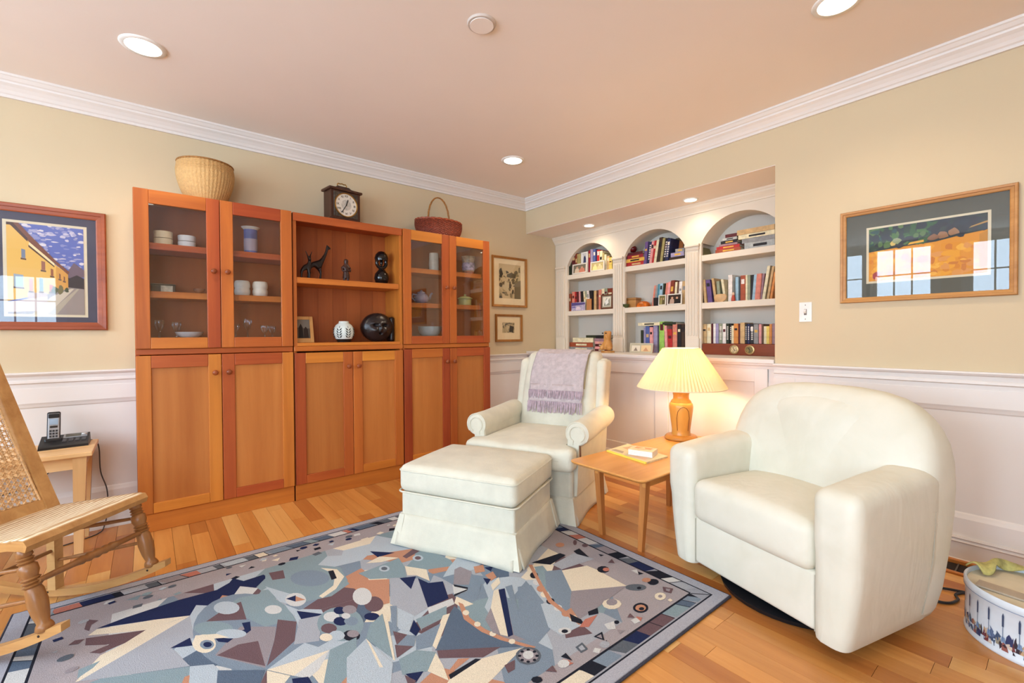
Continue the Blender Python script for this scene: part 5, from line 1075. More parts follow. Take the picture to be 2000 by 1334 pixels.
for j in range(nz+1): z = za+pz_*j; strip(b, (ya, z-.0032), (yb, z-.0032), .0026, .0015, 6); strip(b, (ya, z+.0032), (yb, z+.0032), .0026, .0015, 6)
k = pz_/px_
for c in range(-nz, nx+1):
    for sgn in (1, -1):
        # diagonal through nodes (c + n, n)
        n0 = max(0, -c); n1 = min(nz, nx-c)
        if n1-n0 < 1: continue
        f = (lambda n_: ya+px_*(c+n_+.5)) if sgn > 0 else (lambda n_: yb-px_*(c+n_+.5))
        y0_, y1_ = f(n0), f(n1)
        if min(y0_, y1_) < ya-.02 or max(y0_, y1_) > yb+.02: y0_, y1_ = max(ya, min(yb, y0_)), max(ya, min(yb, y1_))
        strip(b, (y0_, za+pz_*n0), (y1_, za+pz_*n1), .0020, .003, 6)
obj('cane_panel', b, CANE, t, kind='stuff')
b = B()
for y in (.024, w-.024): tube(b, [cp(y, za+(zb-za)*i/12)+Vector((.006, 0, 0)) for i in range(13)], .004, 6)
obj('cane_spline', b, CANE, t, smooth=True)
# ------------------------------------------------------------------ patterned rug: pile pieces in colour, millimetres from the far left corner
PILE = """T 374,190 384,151 336,164
D 361,233 359,256 387,258 390,235
D 416,180 403,178 392,183 389,194 396,202 409,205 420,199 423,189
T 446,236 430,247 450,252
T 507,226 486,232 493,249 514,243
N 676,183 673,203 696,195
K 685,244 698,262 720,251 707,233
K 787,200 774,180 758,199
C 857,178 879,203 895,175
K 879,234 872,241 873,251 883,258 895,257 903,249 902,239 892,233
N 954,245 966,217 932,208 919,235
K 1074,204 1074,180 1044,180 1044,204
D 1054,229 1021,237 1030,263 1063,256
P 1147,180 1111,179 1127,204
N 1225,176 1213,173 1202,178 1198,187 1204,196 1216,199 1227,195 1231,185
W 1250,171 1281,175 1285,150 1254,147
C 1299,228 1261,230 1263,260 1301,258
C 1350,216 1363,236 1389,226 1376,205
C 1482,189 1489,182 1488,173 1479,167 1467,168 1460,175 1461,185 1470,190
K 1467,211 1431,198 1416,227 1452,239
R 1555,184 1568,165 1544,155 1532,174
R 1590,157 1618,181 1630,149
K 1601,224 1593,247 1622,253 1630,230
K 1754,195 1755,178 1741,166 1720,166 1705,177 1704,194 1718,206 1739,206
D 1708,222 1690,230 1685,246 1695,260 1715,265 1733,257 1739,241 1728,226
P 1802,173 1786,182 1784,198 1795,211 1815,213 1831,204 1834,188 1822,175
C 1881,206 1891,211 1902,209 1908,201 1905,192 1896,187 1885,189 1879,197
C 1903,229 1903,221 1896,215 1886,215 1879,221 1879,229 1886,234 1896,234
W 1928,189 1945,199 1958,186 1941,175
K 1949,242 1979,233 1967,209 1937,218
P 2034,202 2064,190 2036,175
R 2034,231 2030,216 2011,219 2015,235
N 262,328 340,311 503,297 628,309 677,278 694,246 726,301 803,297 811,327 751,401 674,405 624,412 582,423 529,450 424,396
C 241,361 262,334 424,396 529,450 400,452
M 237,376 400,452 345,495 282,511 254,483 303,471 239,425
M 227,306 231,236 263,269 245,287 241,329
C 400,452 529,452 389,542 241,633 233,631 283,523 345,495
T 235,566 285,556 270,585 236,615
L 529,452 532,612 469,631 510,771 292,661 241,633 389,542
T 292,661 510,773 499,885 228,664
P 529,450 553,384 610,438 560,559 532,612
W 674,405 708,339 764,403 722,461
O 610,431 641,369 668,400 641,425
B 822,812 807,858 786,894 761,918 734,931 704,934 674,925 645,906 617,878 591,841 568,796 550,745 537,690 530,631 530,573 537,517 552,467 575,427 605,399 640,387 678,392 716,415 753,454 784,505 808,566 824,631 832,696 831,758
T 604,500 689,433 780,459 823,606 833,729 736,704 690,598
M 573,532 647,476 693,469 691,613
P 682,513 678,527 669,536 658,538 645,534 631,523 620,507 610,488 605,468 604,449 608,434 617,424 629,421 642,426 656,437 668,454 677,474 682,494
M 781,687 832,745 800,855 701,927 745,810
G 578,764 666,646 767,729 745,810 695,933
M 646,752 702,775 697,924 583,768
W 807,630 803,639 797,645 789,646 780,643 771,636 763,626 758,613 755,600 755,588 759,578 765,572 774,570 783,573 792,581 800,592 805,605 808,618
T 644,641 639,654 628,660 612,659 594,650 575,634 558,614 544,592 536,570 534,551 538,536 549,529 565,530 584,540 603,556 621,577 635,600 643,622
N 674,626 699,636 693,694 668,711 656,676 676,674
N 588,664 634,683 642,702 619,718 595,693
P 677,706 673,714 664,716 652,713 639,706 624,694 611,680 601,664 595,649 593,637 597,629 605,626 617,628 631,636 646,648 659,663 670,679 676,694
N 464,627 520,604 524,659
C 587,699 584,716 577,728 567,733 557,732 546,723 537,708 529,689 525,668 524,647 528,629 534,616 544,609 555,611 566,620 576,636 584,656 587,678
B 582,700 580,708 576,714 570,716 564,714 557,709 551,701 547,690 544,679 544,669 546,660 549,654 555,652 562,653 568,659 574,667 579,678 581,689
N 576,695 574,700 572,703 569,704 565,703 561,700 557,695 555,689 553,682 553,676 554,671 556,668 560,667 563,668 567,671 571,676 574,682 575,689
C 528,633 536,602 595,639 627,690 578,659
T 809,302 982,323 1087,451 1072,612 983,659 851,622 829,482 790,407
P 790,407 829,482 896,603 849,634 812,566
M 824,296 879,311 870,391 824,372
B 1020,515 1009,534 992,545 971,545 947,535 925,517 906,492 892,463 886,433 887,405 897,384 914,372 936,370 960,379 984,399 1004,426 1018,457 1023,488
C 1016,398 1069,457 1074,540 1014,617 951,649 944,627 1014,583 1048,499
K 1033,448 1054,455 1044,534 1022,534
W 897,620 891,635 881,645 870,649 859,646 848,637 839,623 833,605 831,586 832,567 838,551 847,540 859,535 871,538 882,547 892,562 897,581 899,601
N 836,562 873,560 861,607
O 871,567 895,619 861,607
N 849,675 920,759 849,763
L 843,738 918,765 865,908 793,873
T 1019,916 1006,940 990,958 971,967 951,969 931,962 914,947 899,926 888,900 882,870 882,838 887,807 898,780 914,759 933,746 955,742 977,749 997,765 1013,790 1024,820 1028,853 1026,886
W 964,817 956,829 944,833 931,828 921,814 916,796 917,778 925,765 937,760 951,766 961,780 966,798
N 995,792 989,802 979,805 969,801 961,791 958,776 959,762 965,752 975,748 985,752 993,763 997,778
G 1030,813 1022,825 1010,828 999,823 989,811 985,794 987,778 995,766 1006,762 1018,767 1028,779 1032,796
N 979,863 971,873 961,877 950,872 941,860 936,844 938,829 945,818 955,814 967,819 976,831 980,847
M 935,879 927,891 916,894 904,889 894,876 888,859 890,842 897,830 908,826 921,831 931,845 936,862
B 1009,888 1002,898 991,901 980,897 971,885 967,869 968,854 975,843 986,840 998,844 1007,857 1011,872
K 985,971 977,983 964,986 951,980 940,966 935,948 936,931 945,919 958,915 971,921 982,935 987,953
P 944,937 936,948 925,951 913,946 904,933 899,917 900,901 907,890 918,886 931,891 941,904 945,921
G 986,959 980,967 971,969 962,965 955,956 951,944 952,932 958,923 967,921 976,925 984,935 987,947
C 907,919 902,928 893,930 883,926 876,916 871,903 872,890 878,881 886,878 896,883 904,893 908,906
W 998,837 993,844 986,847 978,844 972,836 970,825 971,815 976,807 983,805 990,808 996,816 999,827
P 824,887 875,974 764,1019 698,945 762,914
C 698,946 880,978 757,1027
W 757,1027 880,978 825,1049 789,1067
N 750,1036 791,1059 794,1125 744,1085
C 697,949 749,1020 711,1058 686,1011
P 510,773 569,809 582,850 564,937 499,885
S 577,850 693,943 661,1017 564,937
M 661,1017 697,946 682,1034
T 880,978 972,972 923,1109 839,1163 810,1139
O 478,868 494,817 507,818 499,885
L 1210,710 1316,758 1254,975 1181,992 1144,861
O 1070,585 1217,686 1145,853 1073,835 1076,684
M 1124,844 1115,859 1104,869 1092,873 1080,871 1071,863 1064,850 1060,833 1061,815 1065,796 1074,780 1085,769 1097,764 1109,766 1120,774 1127,789 1130,806 1129,826
W 1109,764 1099,783 1087,796 1075,802 1063,801 1052,793 1045,778 1042,759 1043,737 1049,715 1058,696 1070,681 1083,674 1096,674 1107,683 1114,699 1117,720 1115,742
N 1081,910 1076,917 1069,920 1062,920 1053,917 1046,911 1040,902 1036,893 1034,883 1036,874 1040,867 1047,863 1055,863 1063,866 1071,873 1077,882 1081,892 1082,902
N 1249,386 1337,476 1255,467
C 1190,489 1265,466 1330,535 1250,524
M 1349,536 1444,487 1478,526 1355,565
T 1183,554 1329,538 1315,630 1281,719 1152,633 1131,554
T 1401,573 1481,577 1509,710 1494,767 1383,719 1321,635
P 1556,701 1599,831 1543,851 1404,820 1465,765
P 1419,612 1413,620 1405,625 1397,627 1389,625 1382,619 1378,611 1375,601 1376,590 1379,580 1385,571 1393,566 1401,564 1409,566 1416,572 1421,580 1423,591 1422,602
M 1410,605 1407,610 1403,613 1398,613 1393,612 1389,609 1387,604 1385,598 1386,592 1388,587 1391,582 1395,579 1400,578 1405,579 1409,582 1411,587 1413,593 1412,599
P 1255,603 1250,611 1244,616 1236,617 1229,615 1223,610 1218,602 1215,592 1215,582 1218,572 1223,564 1229,559 1237,557 1244,559 1251,564 1256,573 1258,583 1258,593
D 1247,596 1245,601 1241,604 1237,604 1232,603 1229,600 1226,596 1224,590 1224,584 1226,579 1229,574 1232,571 1237,570 1241,572 1245,575 1247,579 1249,585 1249,591
C 1318,626 1380,716 1345,811 1321,731 1291,707
N 1255,707 1317,738 1255,817
N 1316,758 1333,821 1387,849 1341,973 1248,974
G 1477,796 1510,791 1527,859 1468,951 1409,898
W 1404,898 1451,974 1366,976
K 1409,898 1454,973 1441,975 1404,914
K 1452,972 1366,976 1372,963 1437,966
C 1372,981 1397,1068 1348,1061 1342,1015
B 1518,873 1498,975 1430,1046 1402,1005
O 1557,830 1601,843 1573,897 1531,883
N 1589,867 1625,885 1593,913
O 1555,923 1600,919 1584,968 1547,977
C 1529,1001 1591,973 1569,1015 1510,1041
N 1535,937 1556,965 1517,991
W 1245,976 1353,982 1339,1021 1228,1024
S 1332,1031 1334,1111 1339,1215 1361,1299 1386,1372 1151,1204 1212,1151 1284,1069
O 1357,1019 1365,1042 1338,1129 1344,1220 1369,1300 1423,1404 1407,1402 1351,1301 1325,1224 1316,1125
C 1353,1104 1344,1111 1334,1110 1330,1100 1333,1087 1343,1080 1353,1082 1357,1092
C 1348,1188 1339,1194 1330,1192 1325,1183 1329,1172 1338,1165 1347,1167 1351,1177
C 1359,1266 1351,1271 1342,1269 1337,1261 1341,1250 1349,1244 1359,1246 1363,1255
C 1386,1339 1378,1344 1369,1342 1365,1334 1368,1324 1377,1319 1386,1321 1390,1330
C 1434,1131 1513,1043 1537,1045 1385,1306 1368,1279
N 1532,1050 1558,1059 1402,1307 1381,1306
B 1567,1051 1598,1057 1502,1218 1513,1163
G 1376,1175 1434,1131 1368,1279 1353,1254
B 1607,1084 1660,1109 1614,1230 1524,1367 1434,1397 1404,1309 1527,1108 1509,1209
P 1599,1235 1637,1249 1628,1424 1528,1417 1526,1355
T 1747,997 1805,1023 1775,1105 1674,1194 1699,1102
B 1777,1065 1848,1102 1770,1236 1671,1326 1620,1330 1690,1171
C 1842,1108 1960,1150 1967,1200 1962,1367 1757,1248
G 1757,1248 1962,1367 1838,1381 1733,1392 1644,1395 1677,1315
C 1757,1027 1743,1037 1729,1038 1720,1031 1720,1018 1728,1003 1741,992 1756,991 1765,998 1765,1012
K 1734,1071 1721,1081 1707,1082 1699,1075 1698,1062 1706,1048 1719,1038 1733,1036 1742,1044 1742,1057
W 1707,1119 1695,1128 1682,1129 1673,1122 1672,1109 1680,1096 1692,1087 1706,1086 1714,1093 1715,1106
O 1685,1167 1673,1175 1660,1176 1652,1169 1651,1157 1658,1145 1670,1136 1683,1135 1692,1142 1692,1154
C 1669,1207 1657,1215 1645,1215 1637,1209 1636,1197 1642,1185 1654,1177 1667,1177 1675,1183 1676,1195
K 1654,1255 1643,1262 1631,1263 1623,1256 1622,1245 1629,1234 1640,1227 1652,1226 1660,1233 1661,1244
W 1646,1305 1635,1312 1624,1312 1616,1306 1615,1296 1621,1285 1632,1278 1644,1278 1652,1284 1653,1295
O 1643,1349 1632,1356 1621,1356 1614,1349 1613,1339 1618,1329 1629,1323 1641,1323 1648,1329 1649,1339
C 1644,1387 1633,1393 1622,1393 1615,1387 1614,1377 1620,1368 1630,1362 1642,1362 1649,1368 1650,1378
O 1760,975 1774,986 1697,1139 1652,1245 1633,1415 1620,1418 1631,1244
K 1642,1348 1650,1399 1636,1431 1614,1385
R 1661,1408 1718,1419 1638,1447 1612,1425
K 1704,1384 1751,1391 1726,1417 1689,1402
W 1575,1422 1564,1427 1550,1424 1538,1415 1534,1403 1538,1392 1550,1387 1564,1390 1575,1399 1580,1412
K 1565,1416 1557,1419 1548,1416 1543,1408 1546,1401 1554,1398 1563,1401 1567,1409
C 1842,1434 1820,1442 1795,1438 1778,1424 1774,1404 1784,1386 1806,1377 1831,1381 1849,1396 1853,1416
G 1840,1416 1826,1422 1811,1420 1800,1411 1798,1399 1806,1388 1820,1382 1835,1383 1846,1392 1848,1405
C 1128,1341 1248,1333 1390,1380 1325,1396 1226,1426 1144,1444 1066,1381
K 1130,1327 1234,1321 1247,1335 1125,1346
O 1138,1313 1190,1286 1221,1307 1130,1327
M 1156,1208 1331,1329 1257,1332 1143,1244
M 1288,1404 1330,1406 1303,1438 1277,1438
C 1148,1211 1137,1280 1118,1348 1087,1272
D 1407,1446 1397,1454 1385,1459 1372,1459 1360,1456 1349,1450 1341,1441 1335,1429 1334,1417 1337,1405 1343,1394 1352,1385 1365,1380 1378,1379 1391,1381 1402,1388 1411,1398 1416,1410 1417,1423 1414,1435
G 1400,1440 1392,1447 1383,1450 1373,1451 1363,1449 1354,1443 1348,1436 1344,1427 1343,1417 1345,1408 1350,1399 1357,1393 1367,1389 1377,1388 1387,1390 1396,1395 1403,1403 1407,1412 1408,1422 1406,1432
K 1402,1442 1396,1444 1391,1440 1392,1434 1398,1432 1403,1436
K 1382,1451 1377,1453 1372,1449 1373,1443 1379,1441 1384,1445
K 1362,1444 1356,1446 1352,1442 1352,1436 1358,1434 1363,1438
K 1352,1426 1346,1428 1341,1424 1342,1418 1348,1416 1353,1420
K 1358,1406 1352,1408 1347,1404 1348,1398 1354,1396 1359,1400
K 1377,1396 1371,1398 1366,1394 1367,1388 1373,1386 1378,1390
K 1398,1403 1392,1405 1387,1401 1388,1395 1394,1392 1399,1396
K 1408,1422 1402,1424 1397,1420 1399,1414 1405,1412 1410,1416
W 1391,1428 1385,1433 1376,1435 1368,1433 1362,1428 1359,1421 1360,1413 1364,1405 1371,1400 1379,1398 1387,1399 1394,1404 1397,1412 1396,1420
C 1101,889 1105,923 1028,1164 1024,1156
T 1033,937 1096,900 1026,1151 995,1000
P 911,1052 995,1000 1017,1172 953,1289 857,1211
C 995,1000 998,1027 986,1168 977,1161
B 1139,873 1159,889 1100,1019 1072,1049
P 1156,903 1183,987 1127,1062 1105,1023
M 1084,1022 1115,1072 1064,1097
M 1059,1093 1104,1139 1037,1157
B 1115,1072 1136,1096 1106,1141 1063,1099
N 1171,1009 1164,1074 1135,1098 1130,1060
T 1178,1013 1309,1012 1278,1065 1164,1085
M 1169,1076 1250,1071 1239,1084 1162,1090
C 1267,1056 1295,1061 1157,1201 1156,1169
B 1134,1100 1238,1091 1154,1180 1103,1162
T 1039,1167 1103,1162 1150,1213 1087,1272 1019,1237
N 1028,1239 1077,1264 1037,1292
M 1024,1241 1041,1285 1010,1308
K 2013,1016 2056,1014 2027,1102 1992,1104
K 1782,970 1949,989 1957,1020 1838,1039
L 1845,1044 1999,1030 2034,1131 1848,1102
K 1901,1514 1889,1520 1875,1522 1862,1520 1852,1515 1845,1506 1844,1496 1847,1486 1856,1477 1868,1471 1881,1469 1895,1471 1906,1476 1912,1485 1914,1496 1910,1506
O 1894,1509 1885,1513 1875,1514 1865,1511 1858,1505 1855,1497 1856,1490 1862,1483 1872,1479 1882,1478 1892,1481 1899,1486 1902,1494 1900,1502
K 1884,1508 1877,1511 1870,1510 1865,1506 1864,1500 1868,1495 1875,1493 1882,1494 1887,1498 1888,1503
K 1612,1492 1655,1494 1626,1529
G 1620,1498 1642,1500 1627,1518
D 1524,1489 1559,1487 1550,1522 1518,1520
L 1531,1496 1550,1495 1543,1516 1526,1513
K 1454,1490 1479,1488 1471,1526
R 1450,1499 1468,1524 1452,1523
M 1372,1505 1406,1501 1397,1531
M 2072,1466 2093,1502 2056,1516 2044,1489
G 2071,1481 2081,1496 2062,1504 2058,1491
C 2021,1514 2007,1520 1992,1520 1980,1515 1975,1505 1977,1495 1986,1485 2000,1479 2015,1479 2027,1484 2033,1494 2031,1505
G 2011,1505 2002,1508 1994,1506 1992,1500 1996,1494 2005,1491 2013,1493 2015,1499
M 1790,1500 1819,1491 1810,1519
K 2092,1435 2079,1440 2065,1439 2053,1434 2046,1424 2047,1414 2054,1404 2067,1399 2082,1400 2094,1406 2101,1416 2100,1426
O 2079,1405 2067,1409 2054,1407 2045,1399 2043,1389 2049,1381 2061,1377 2074,1379 2084,1387 2086,1397
W 2079,1303 2106,1314 2078,1344
K 2095,1327 2098,1355 2074,1347
D 2016,1426 2004,1430 1988,1427 1970,1419 1956,1406 1946,1393 1944,1380 1949,1371 1961,1367 1977,1369 1995,1378 2010,1390 2020,1404 2022,1417
K 1996,1416 1988,1419 1980,1416 1977,1410 1981,1404 1989,1402 1997,1404 1999,1410
M 2054,1194 2096,1183 2074,1217
K 2084,1112 2096,1135 2075,1134
W 1693,1471 1734,1483 1704,1515 1681,1499
K 1745,1499 1736,1502 1728,1500 1726,1493 1730,1487 1738,1483 1746,1486 1749,1492
K 2011,1237 1994,1245 1975,1243 1962,1232 1960,1217 1969,1202 1987,1193 2006,1195 2019,1206 2021,1222
R 2012,1237 1999,1242 1987,1238 1983,1228 1988,1218 2001,1213 2013,1217 2018,1227
M 2093,964 2076,977 2064,978 2065,968 2078,952 2096,939 2108,937 2107,948
M 2113,1021 2099,1027 2087,1024 2083,1013 2089,1001 2102,995 2115,998 2119,1009
O 2027,942 2010,950 1992,945 1985,930 1992,913 2010,905 2028,910 2035,926
K 1341,1526 1331,1529 1319,1525 1312,1514 1314,1503 1325,1499 1337,1504 1344,1515"""

RC_ = dict(N=(34,42,76), C=(216,204,182), M=(104,82,86), B=(122,136,150), L=(160,163,170), T=(130,148,154), O=(182,132,106), G=(142,134,138), W=(196,196,194), P=(172,182,190), K=(34,36,46), D=(90,96,104), R=(180,114,98), S=(88,102,120))
RX0, RX1, RY0, RY1 = -3.35, -1.115, -2.555, -.88
t = thing('area_rug', 'large patterned rug in grey, navy and cream under the footstool', 'rug', (-2.23, -1.72, 0))
RUGM = inkmat('rug_pile', .95, .16, 330, .45, .1)
obj('pile_base', bx(RX0+.006, RX1-.006, RY0+.006, RY1-.006, .001, .0108, .004, 2), M('rug_grey', (160, 160, 168), .95, .12, 300, .4, 330), t, world=True)
b = B()
for q in ((RX0, RX1, RY0, RY0+.008), (RX0, RX1, RY1-.008, RY1), (RX0, RX0+.008, RY0+.008, RY1-.008), (RX1-.008, RX1, RY0+.008, RY1-.008)): box(b, *q, .0005, .0104, .003, 1)
obj('binding', b, M('rug_binding', (58, 58, 70), .95, .15, 200), t, world=True)
PL = []
def rect(c, x0, x1, y0, y1): PL.append((c, [(x0, y0), (x1, y0), (x1, y1), (x0, y1)]))
LXm, LYm = (RX1-RX0)*1000, (RY1-RY0)*1000
rect((166, 166, 174), 8, LXm-8, 8, LYm-8)
rect(RC_['K'], 56, LXm-56, 50, LYm-50); rect((150, 152, 160), 63, LXm-63, 56, LYm-56)
rr = random.Random(21)
def band(x0, y0, x1, y1, nx, ny, depth):
    L = math.hypot(x1-x0, y1-y0); dx, dy = (x1-x0)/L, (y1-y0)/L; p = 0
    while p < L-30:
        q = min(L, p + rr.choice((28, 44, 60, 78, 96))); sk = rr.choice((16, 26, 34)); c = RC_[rr.choice('DDBSLWCMWDPKSTGRN')]
        f = lambda a, e: (x0+dx*a+nx*e, y0+dy*a+ny*e)
        PL.append((c, [f(p, 0), f(q, 0), f(min(L+20, q+sk), depth), f(min(L+20, p+sk), depth)])); 
        if rr.random() < .5: PL.append((RC_['K'], [f(q-4, 0), f(q, 0), f(min(L+20, q+sk), depth), f(min(L+20, q+sk-4), depth)]))
        p = q
D_ = 50
band(70, 62, LXm-90, 62, 0, 1, D_); band(70, LYm-62-D_, LXm-110, LYm-62-D_, 0, 1, D_)
band(63, 90, 63, LYm-110, 1, 0, D_); band(LXm-63-D_, 90, LXm-63-D_, LYm-120, 1, 0, D_)
i0 = 62+D_
rect(RC_['K'], i0, LXm-i0, i0-4, LYm-i0+4); rect((158, 150, 152), i0+8, LXm-i0-8, i0+4, LYm-i0-4)
for (x, y), (sx, sy) in (((63, 56), (1, 1)), ((LXm-63, 56), (-1, 1)), ((63, LYm-56), (1, -1)), ((LXm-63, LYm-56), (-1, -1))):
    PL.append(((150, 152, 160), [(x, y), (x+sx*60, y), (x+sx*56, y+sy*56), (x, y+sy*60)])); PL.append((RC_['K'], [(x, y), (x+sx*6, y), (x+sx*56, y+sy*52), (x+sx*52, y+sy*56)]))
# angular fill of the middle field: cells of a jittered Voronoi diagram
def clip(poly, mx, my, nx, ny):
    out = []
    for k in range(len(poly)):
        p, q = poly[k], poly[(k+1) % len(poly)]; dp = (p[0]-mx)*nx+(p[1]-my)*ny; dq = (q[0]-mx)*nx+(q[1]-my)*ny
        if dp <= 0: out.append(p)
        if (dp < 0) != (dq < 0) and abs(dp-dq) > 1e-9: s = dp/(dp-dq); out.append((p[0]+(q[0]-p[0])*s, p[1]+(q[1]-p[1])*s))
    return out
sites = [(rr.uniform(330, LXm-300), rr.uniform(260, LYm-190)) for _ in range(150)]
for k, (sx, sy) in enumerate(sites):
    cell = [(300, 250), (LXm-330, 230), (LXm-280, LYm-420), (LXm-480, LYm-170), (280, LYm-170)]
    for j, (qx, qy) in enumerate(sites):
        if j != k and (qx-sx)**2+(qy-sy)**2 < 500000 and cell: cell = clip(cell, (sx+qx)/2, (sy+qy)/2, qx-sx, qy-sy)
    if len(cell) > 2: PL.append((RC_[rr.choice('LLLPPPTTBBBWWCGSLPTBMO')], cell))
for line in PILE.split('\n'):
    q = line.split(); PL.append((RC_[q[0]], [tuple(map(int, s.split(','))) for s in q[1:]]))
for k in range(60):                                      # small motifs in the plain border field
    if k < 22: x, y = rr.uniform(140, LXm-140), LYm-rr.uniform(128, 160)
    elif k < 40: x, y = rr.uniform(135, 230), rr.uniform(200, LYm-150)
    else: x, y = rr.uniform(160, LXm-200), rr.uniform(130, 165)
    r = rr.uniform(10, 22); n = rr.choice((3, 4, 4, 9)); a = rr.random()*6
    PL.append((RC_[rr.choice('NKDCTRWLPGM')], [(x+r*math.cos(a+2*math.pi*i/n), y+r*.8*math.sin(a+2*math.pi*i/n)) for i in range(n)]))
def up_(pts):
    A = sum(p[0]*q[1]-q[0]*p[1] for p, q in zip(pts, pts[1:]+pts[:1])); return pts if A < 0 else pts[::-1]
polys('woven_pattern', [(c, up_(p)) for c, p in PL], lambda u, v, k: (RX0+u/1000, RY1-v/1000, .0110+k), RUGM, t, world=True, dz=.0000035)
# ------------------------------------------------------------------ pictures on the walls
def picture(name, label, wall, a0, a1, z0, z1, fw, fmat, mat_rgb, win, inner_rgb, art, depth=.022, glazed=True, steps=((0, 1), (.35, .8), (.75, .62))):
    """wall 'back': faces -y, a = x ; wall 'right': faces -x, a = y (a0 left in the photograph). win = (l, r, b, t) margins of the mat opening"""
    s = 1 if a1 > a0 else -1
    W_, H_ = abs(a1-a0), z1-z0
    def pt(u, v, d): return (a0+s*u, -d-.001, z0+v) if wall == 'back' else (-d-.001, a0+s*u, z0+v)
    loc = pt(W_/2, H_/2, 0); t = thing(name, label, 'picture', loc)
    b = B()
    def ringp(i, d): return ring(b, [pt(i, i, d), pt(W_-i, i, d), pt(W_-i, H_-i, d), pt(i, H_-i, d)])
    rs = [ringp(0, 0), ringp(0, depth*.75), ringp(fw*.12, depth), ringp(fw*.45, depth*.92), ringp(fw*.5, depth*.72), ringp(fw*.88, depth*.6), ringp(fw, depth*.5), ringp(fw, .002)]
    skin(b, rs, True); bmesh.ops.recalc_face_normals(b, faces=b.faces); obj('frame', b, fmat, t, world=True)
    def plate(nm, l, r, bt, tp, d, m):
        b = B(); b.faces.new([b.verts.new(pt(u, v, d)) for u, v in ((l, bt), (W_-r, bt), (W_-r, H_-tp), (l, H_-tp))]); return obj(nm, b, m, t, world=True)
    l, r, bt, tp = win
    plate('mat_board', fw, fw, fw, fw, .004, M('mat_%d_%d' % (mat_rgb[0], int(W_*1000)), mat_rgb, .9, .02, 6, .05, 300))
    i = min(W_, H_)*.022
    if inner_rgb: plate('inner_mat', l-i, r-i, bt-i, tp-i, .0046, M('inner_mat_%d' % inner_rgb[0], inner_rgb, .85, .02, 10))
    ww, hh = W_-l-r, H_-bt-tp
    polys('print', art, lambda u, v, k: pt(l+ww*u, bt+hh*v, .005+k), INK, t, world=True)
    if glazed: plate('glazing', fw, fw, fw, fw, .0095, PGLASS)
    return t
ra = random.Random(4)
def blob(c, x, y, rx, ry, n=9, j=.3): return (c, [(x+rx*(1+ra.uniform(-j, j))*math.cos(2*math.pi*k/n), y+ry*(1+ra.uniform(-j, j))*math.sin(2*math.pi*k/n)) for k in range(n)])
def inside(p): return (p[0], [(min(1, max(0, x)), min(1, max(0, y))) for x, y in p[1]])
# village street, left
A = [((96, 110, 176), [(0, 0), (1, 0), (1, 1), (0, 1)])]
for k in range(170):
    x, y = ra.uniform(.15, 1), ra.uniform(.42, 1); A.append(blob(ra.choice(((196, 190, 206), (168, 166, 196), (136, 142, 188), (214, 208, 214), (150, 152, 190))), x, y, ra.uniform(.02, .055), ra.uniform(.006, .018), 7))
A += [((110, 92, 104), [(.75, .42), (1, .44), (1, .52), (.86, .6), (.78, .5)]), ((52, 44, 50), [(.72, .26), (1, .26), (1, .42), (.9, .46), (.8, .42), (.72, .44)]),
      ((146, 134, 128), [(0, 0), (1, 0), (1, .3), (.7, .32), (0, .1)]), ((172, 160, 140), [(.48, 0), (.62, 0), (.93, .3), (.9, .3)]), ((196, 184, 164), [(.3, 0), (.5, 0), (.86, .3), (.82, .3), (.55, .2)]),
      ((222, 178, 92), [(0, .14), (.55, .24), (.78, .3), (.78, .47), (.62, .56), (.25, .84), (0, 1)]), ((206, 150, 70), [(.62, .27), (.78, .3), (.78, .47), (.62, .55)]), ((120, 74, 60), [(0, 1), (.05, 1), (.28, .80), (.62, .57), (.78, .46), (.8, .49), (.62, .61), (.3, .87), (.15, 1), (.05, 1)]), ((74, 50, 46), [(0, .97), (.05, .97), (.26, .8), (.26, .84), (.08, 1), (0, 1)]),
      ((236, 214, 168), [(.27, .76), (.6, .55), (.6, .58), (.28, .8)]), ((86, 60, 50), [(.27, .745), (.6, .535), (.6, .552), (.27, .77)])]
for x, y, w_, h_, c in ((.18, .62, .05, .1, (120, 130, 150)), (.43, .5, .05, .1, (150, 100, 84)), (.55, .44, .035, .08, (150, 90, 60)), (.66, .41, .02, .06, (120, 74, 50)), (.72, .39, .018, .05, (120, 74, 50)), (.08, .3, .12, .14, (150, 166, 180)), (.27, .26, .05, .14, (196, 130, 104)), (.40, .26, .05, .15, (120, 146, 164)), (.53, .26, .05, .08, (190, 96, 70))):
    A.append((c, [(x, y), (x+w_, y-.005), (x+w_, y+h_-.01), (x, y+h_)])); A.append(((96, 70, 60), [(x-.01, y-.018), (x+w_+.01, y-.024), (x+w_+.01, y-.008), (x-.01, y)]))
A += [inside(blob((86, 92, 60), .6, .28, .05, .04)), inside(blob((110, 100, 60), .68, .28, .04, .05)), inside(blob((70, 76, 54), .76, .28, .03, .03)), ((206, 196, 196), [(0, .02), (.5, .04), (.5, .2), (0, .13)]), ((182, 160, 150), [(.25, .16), (.5, .2), (.5, .24), (.25, .24)])]
CHF = wood('cherry_frame', (120, 52, 26), (172, 88, 46), 'x', .35, 26, .05)
picture('framed_picture', 'cherry-framed picture of a yellow village street under clouds, left of the cabinets', 'back', -3.72, -3.106, 1.104, 1.752, .042, CHF, (76, 76, 92), (.235, .093, .083, .097), (216, 204, 176), [inside(a) for a in A])
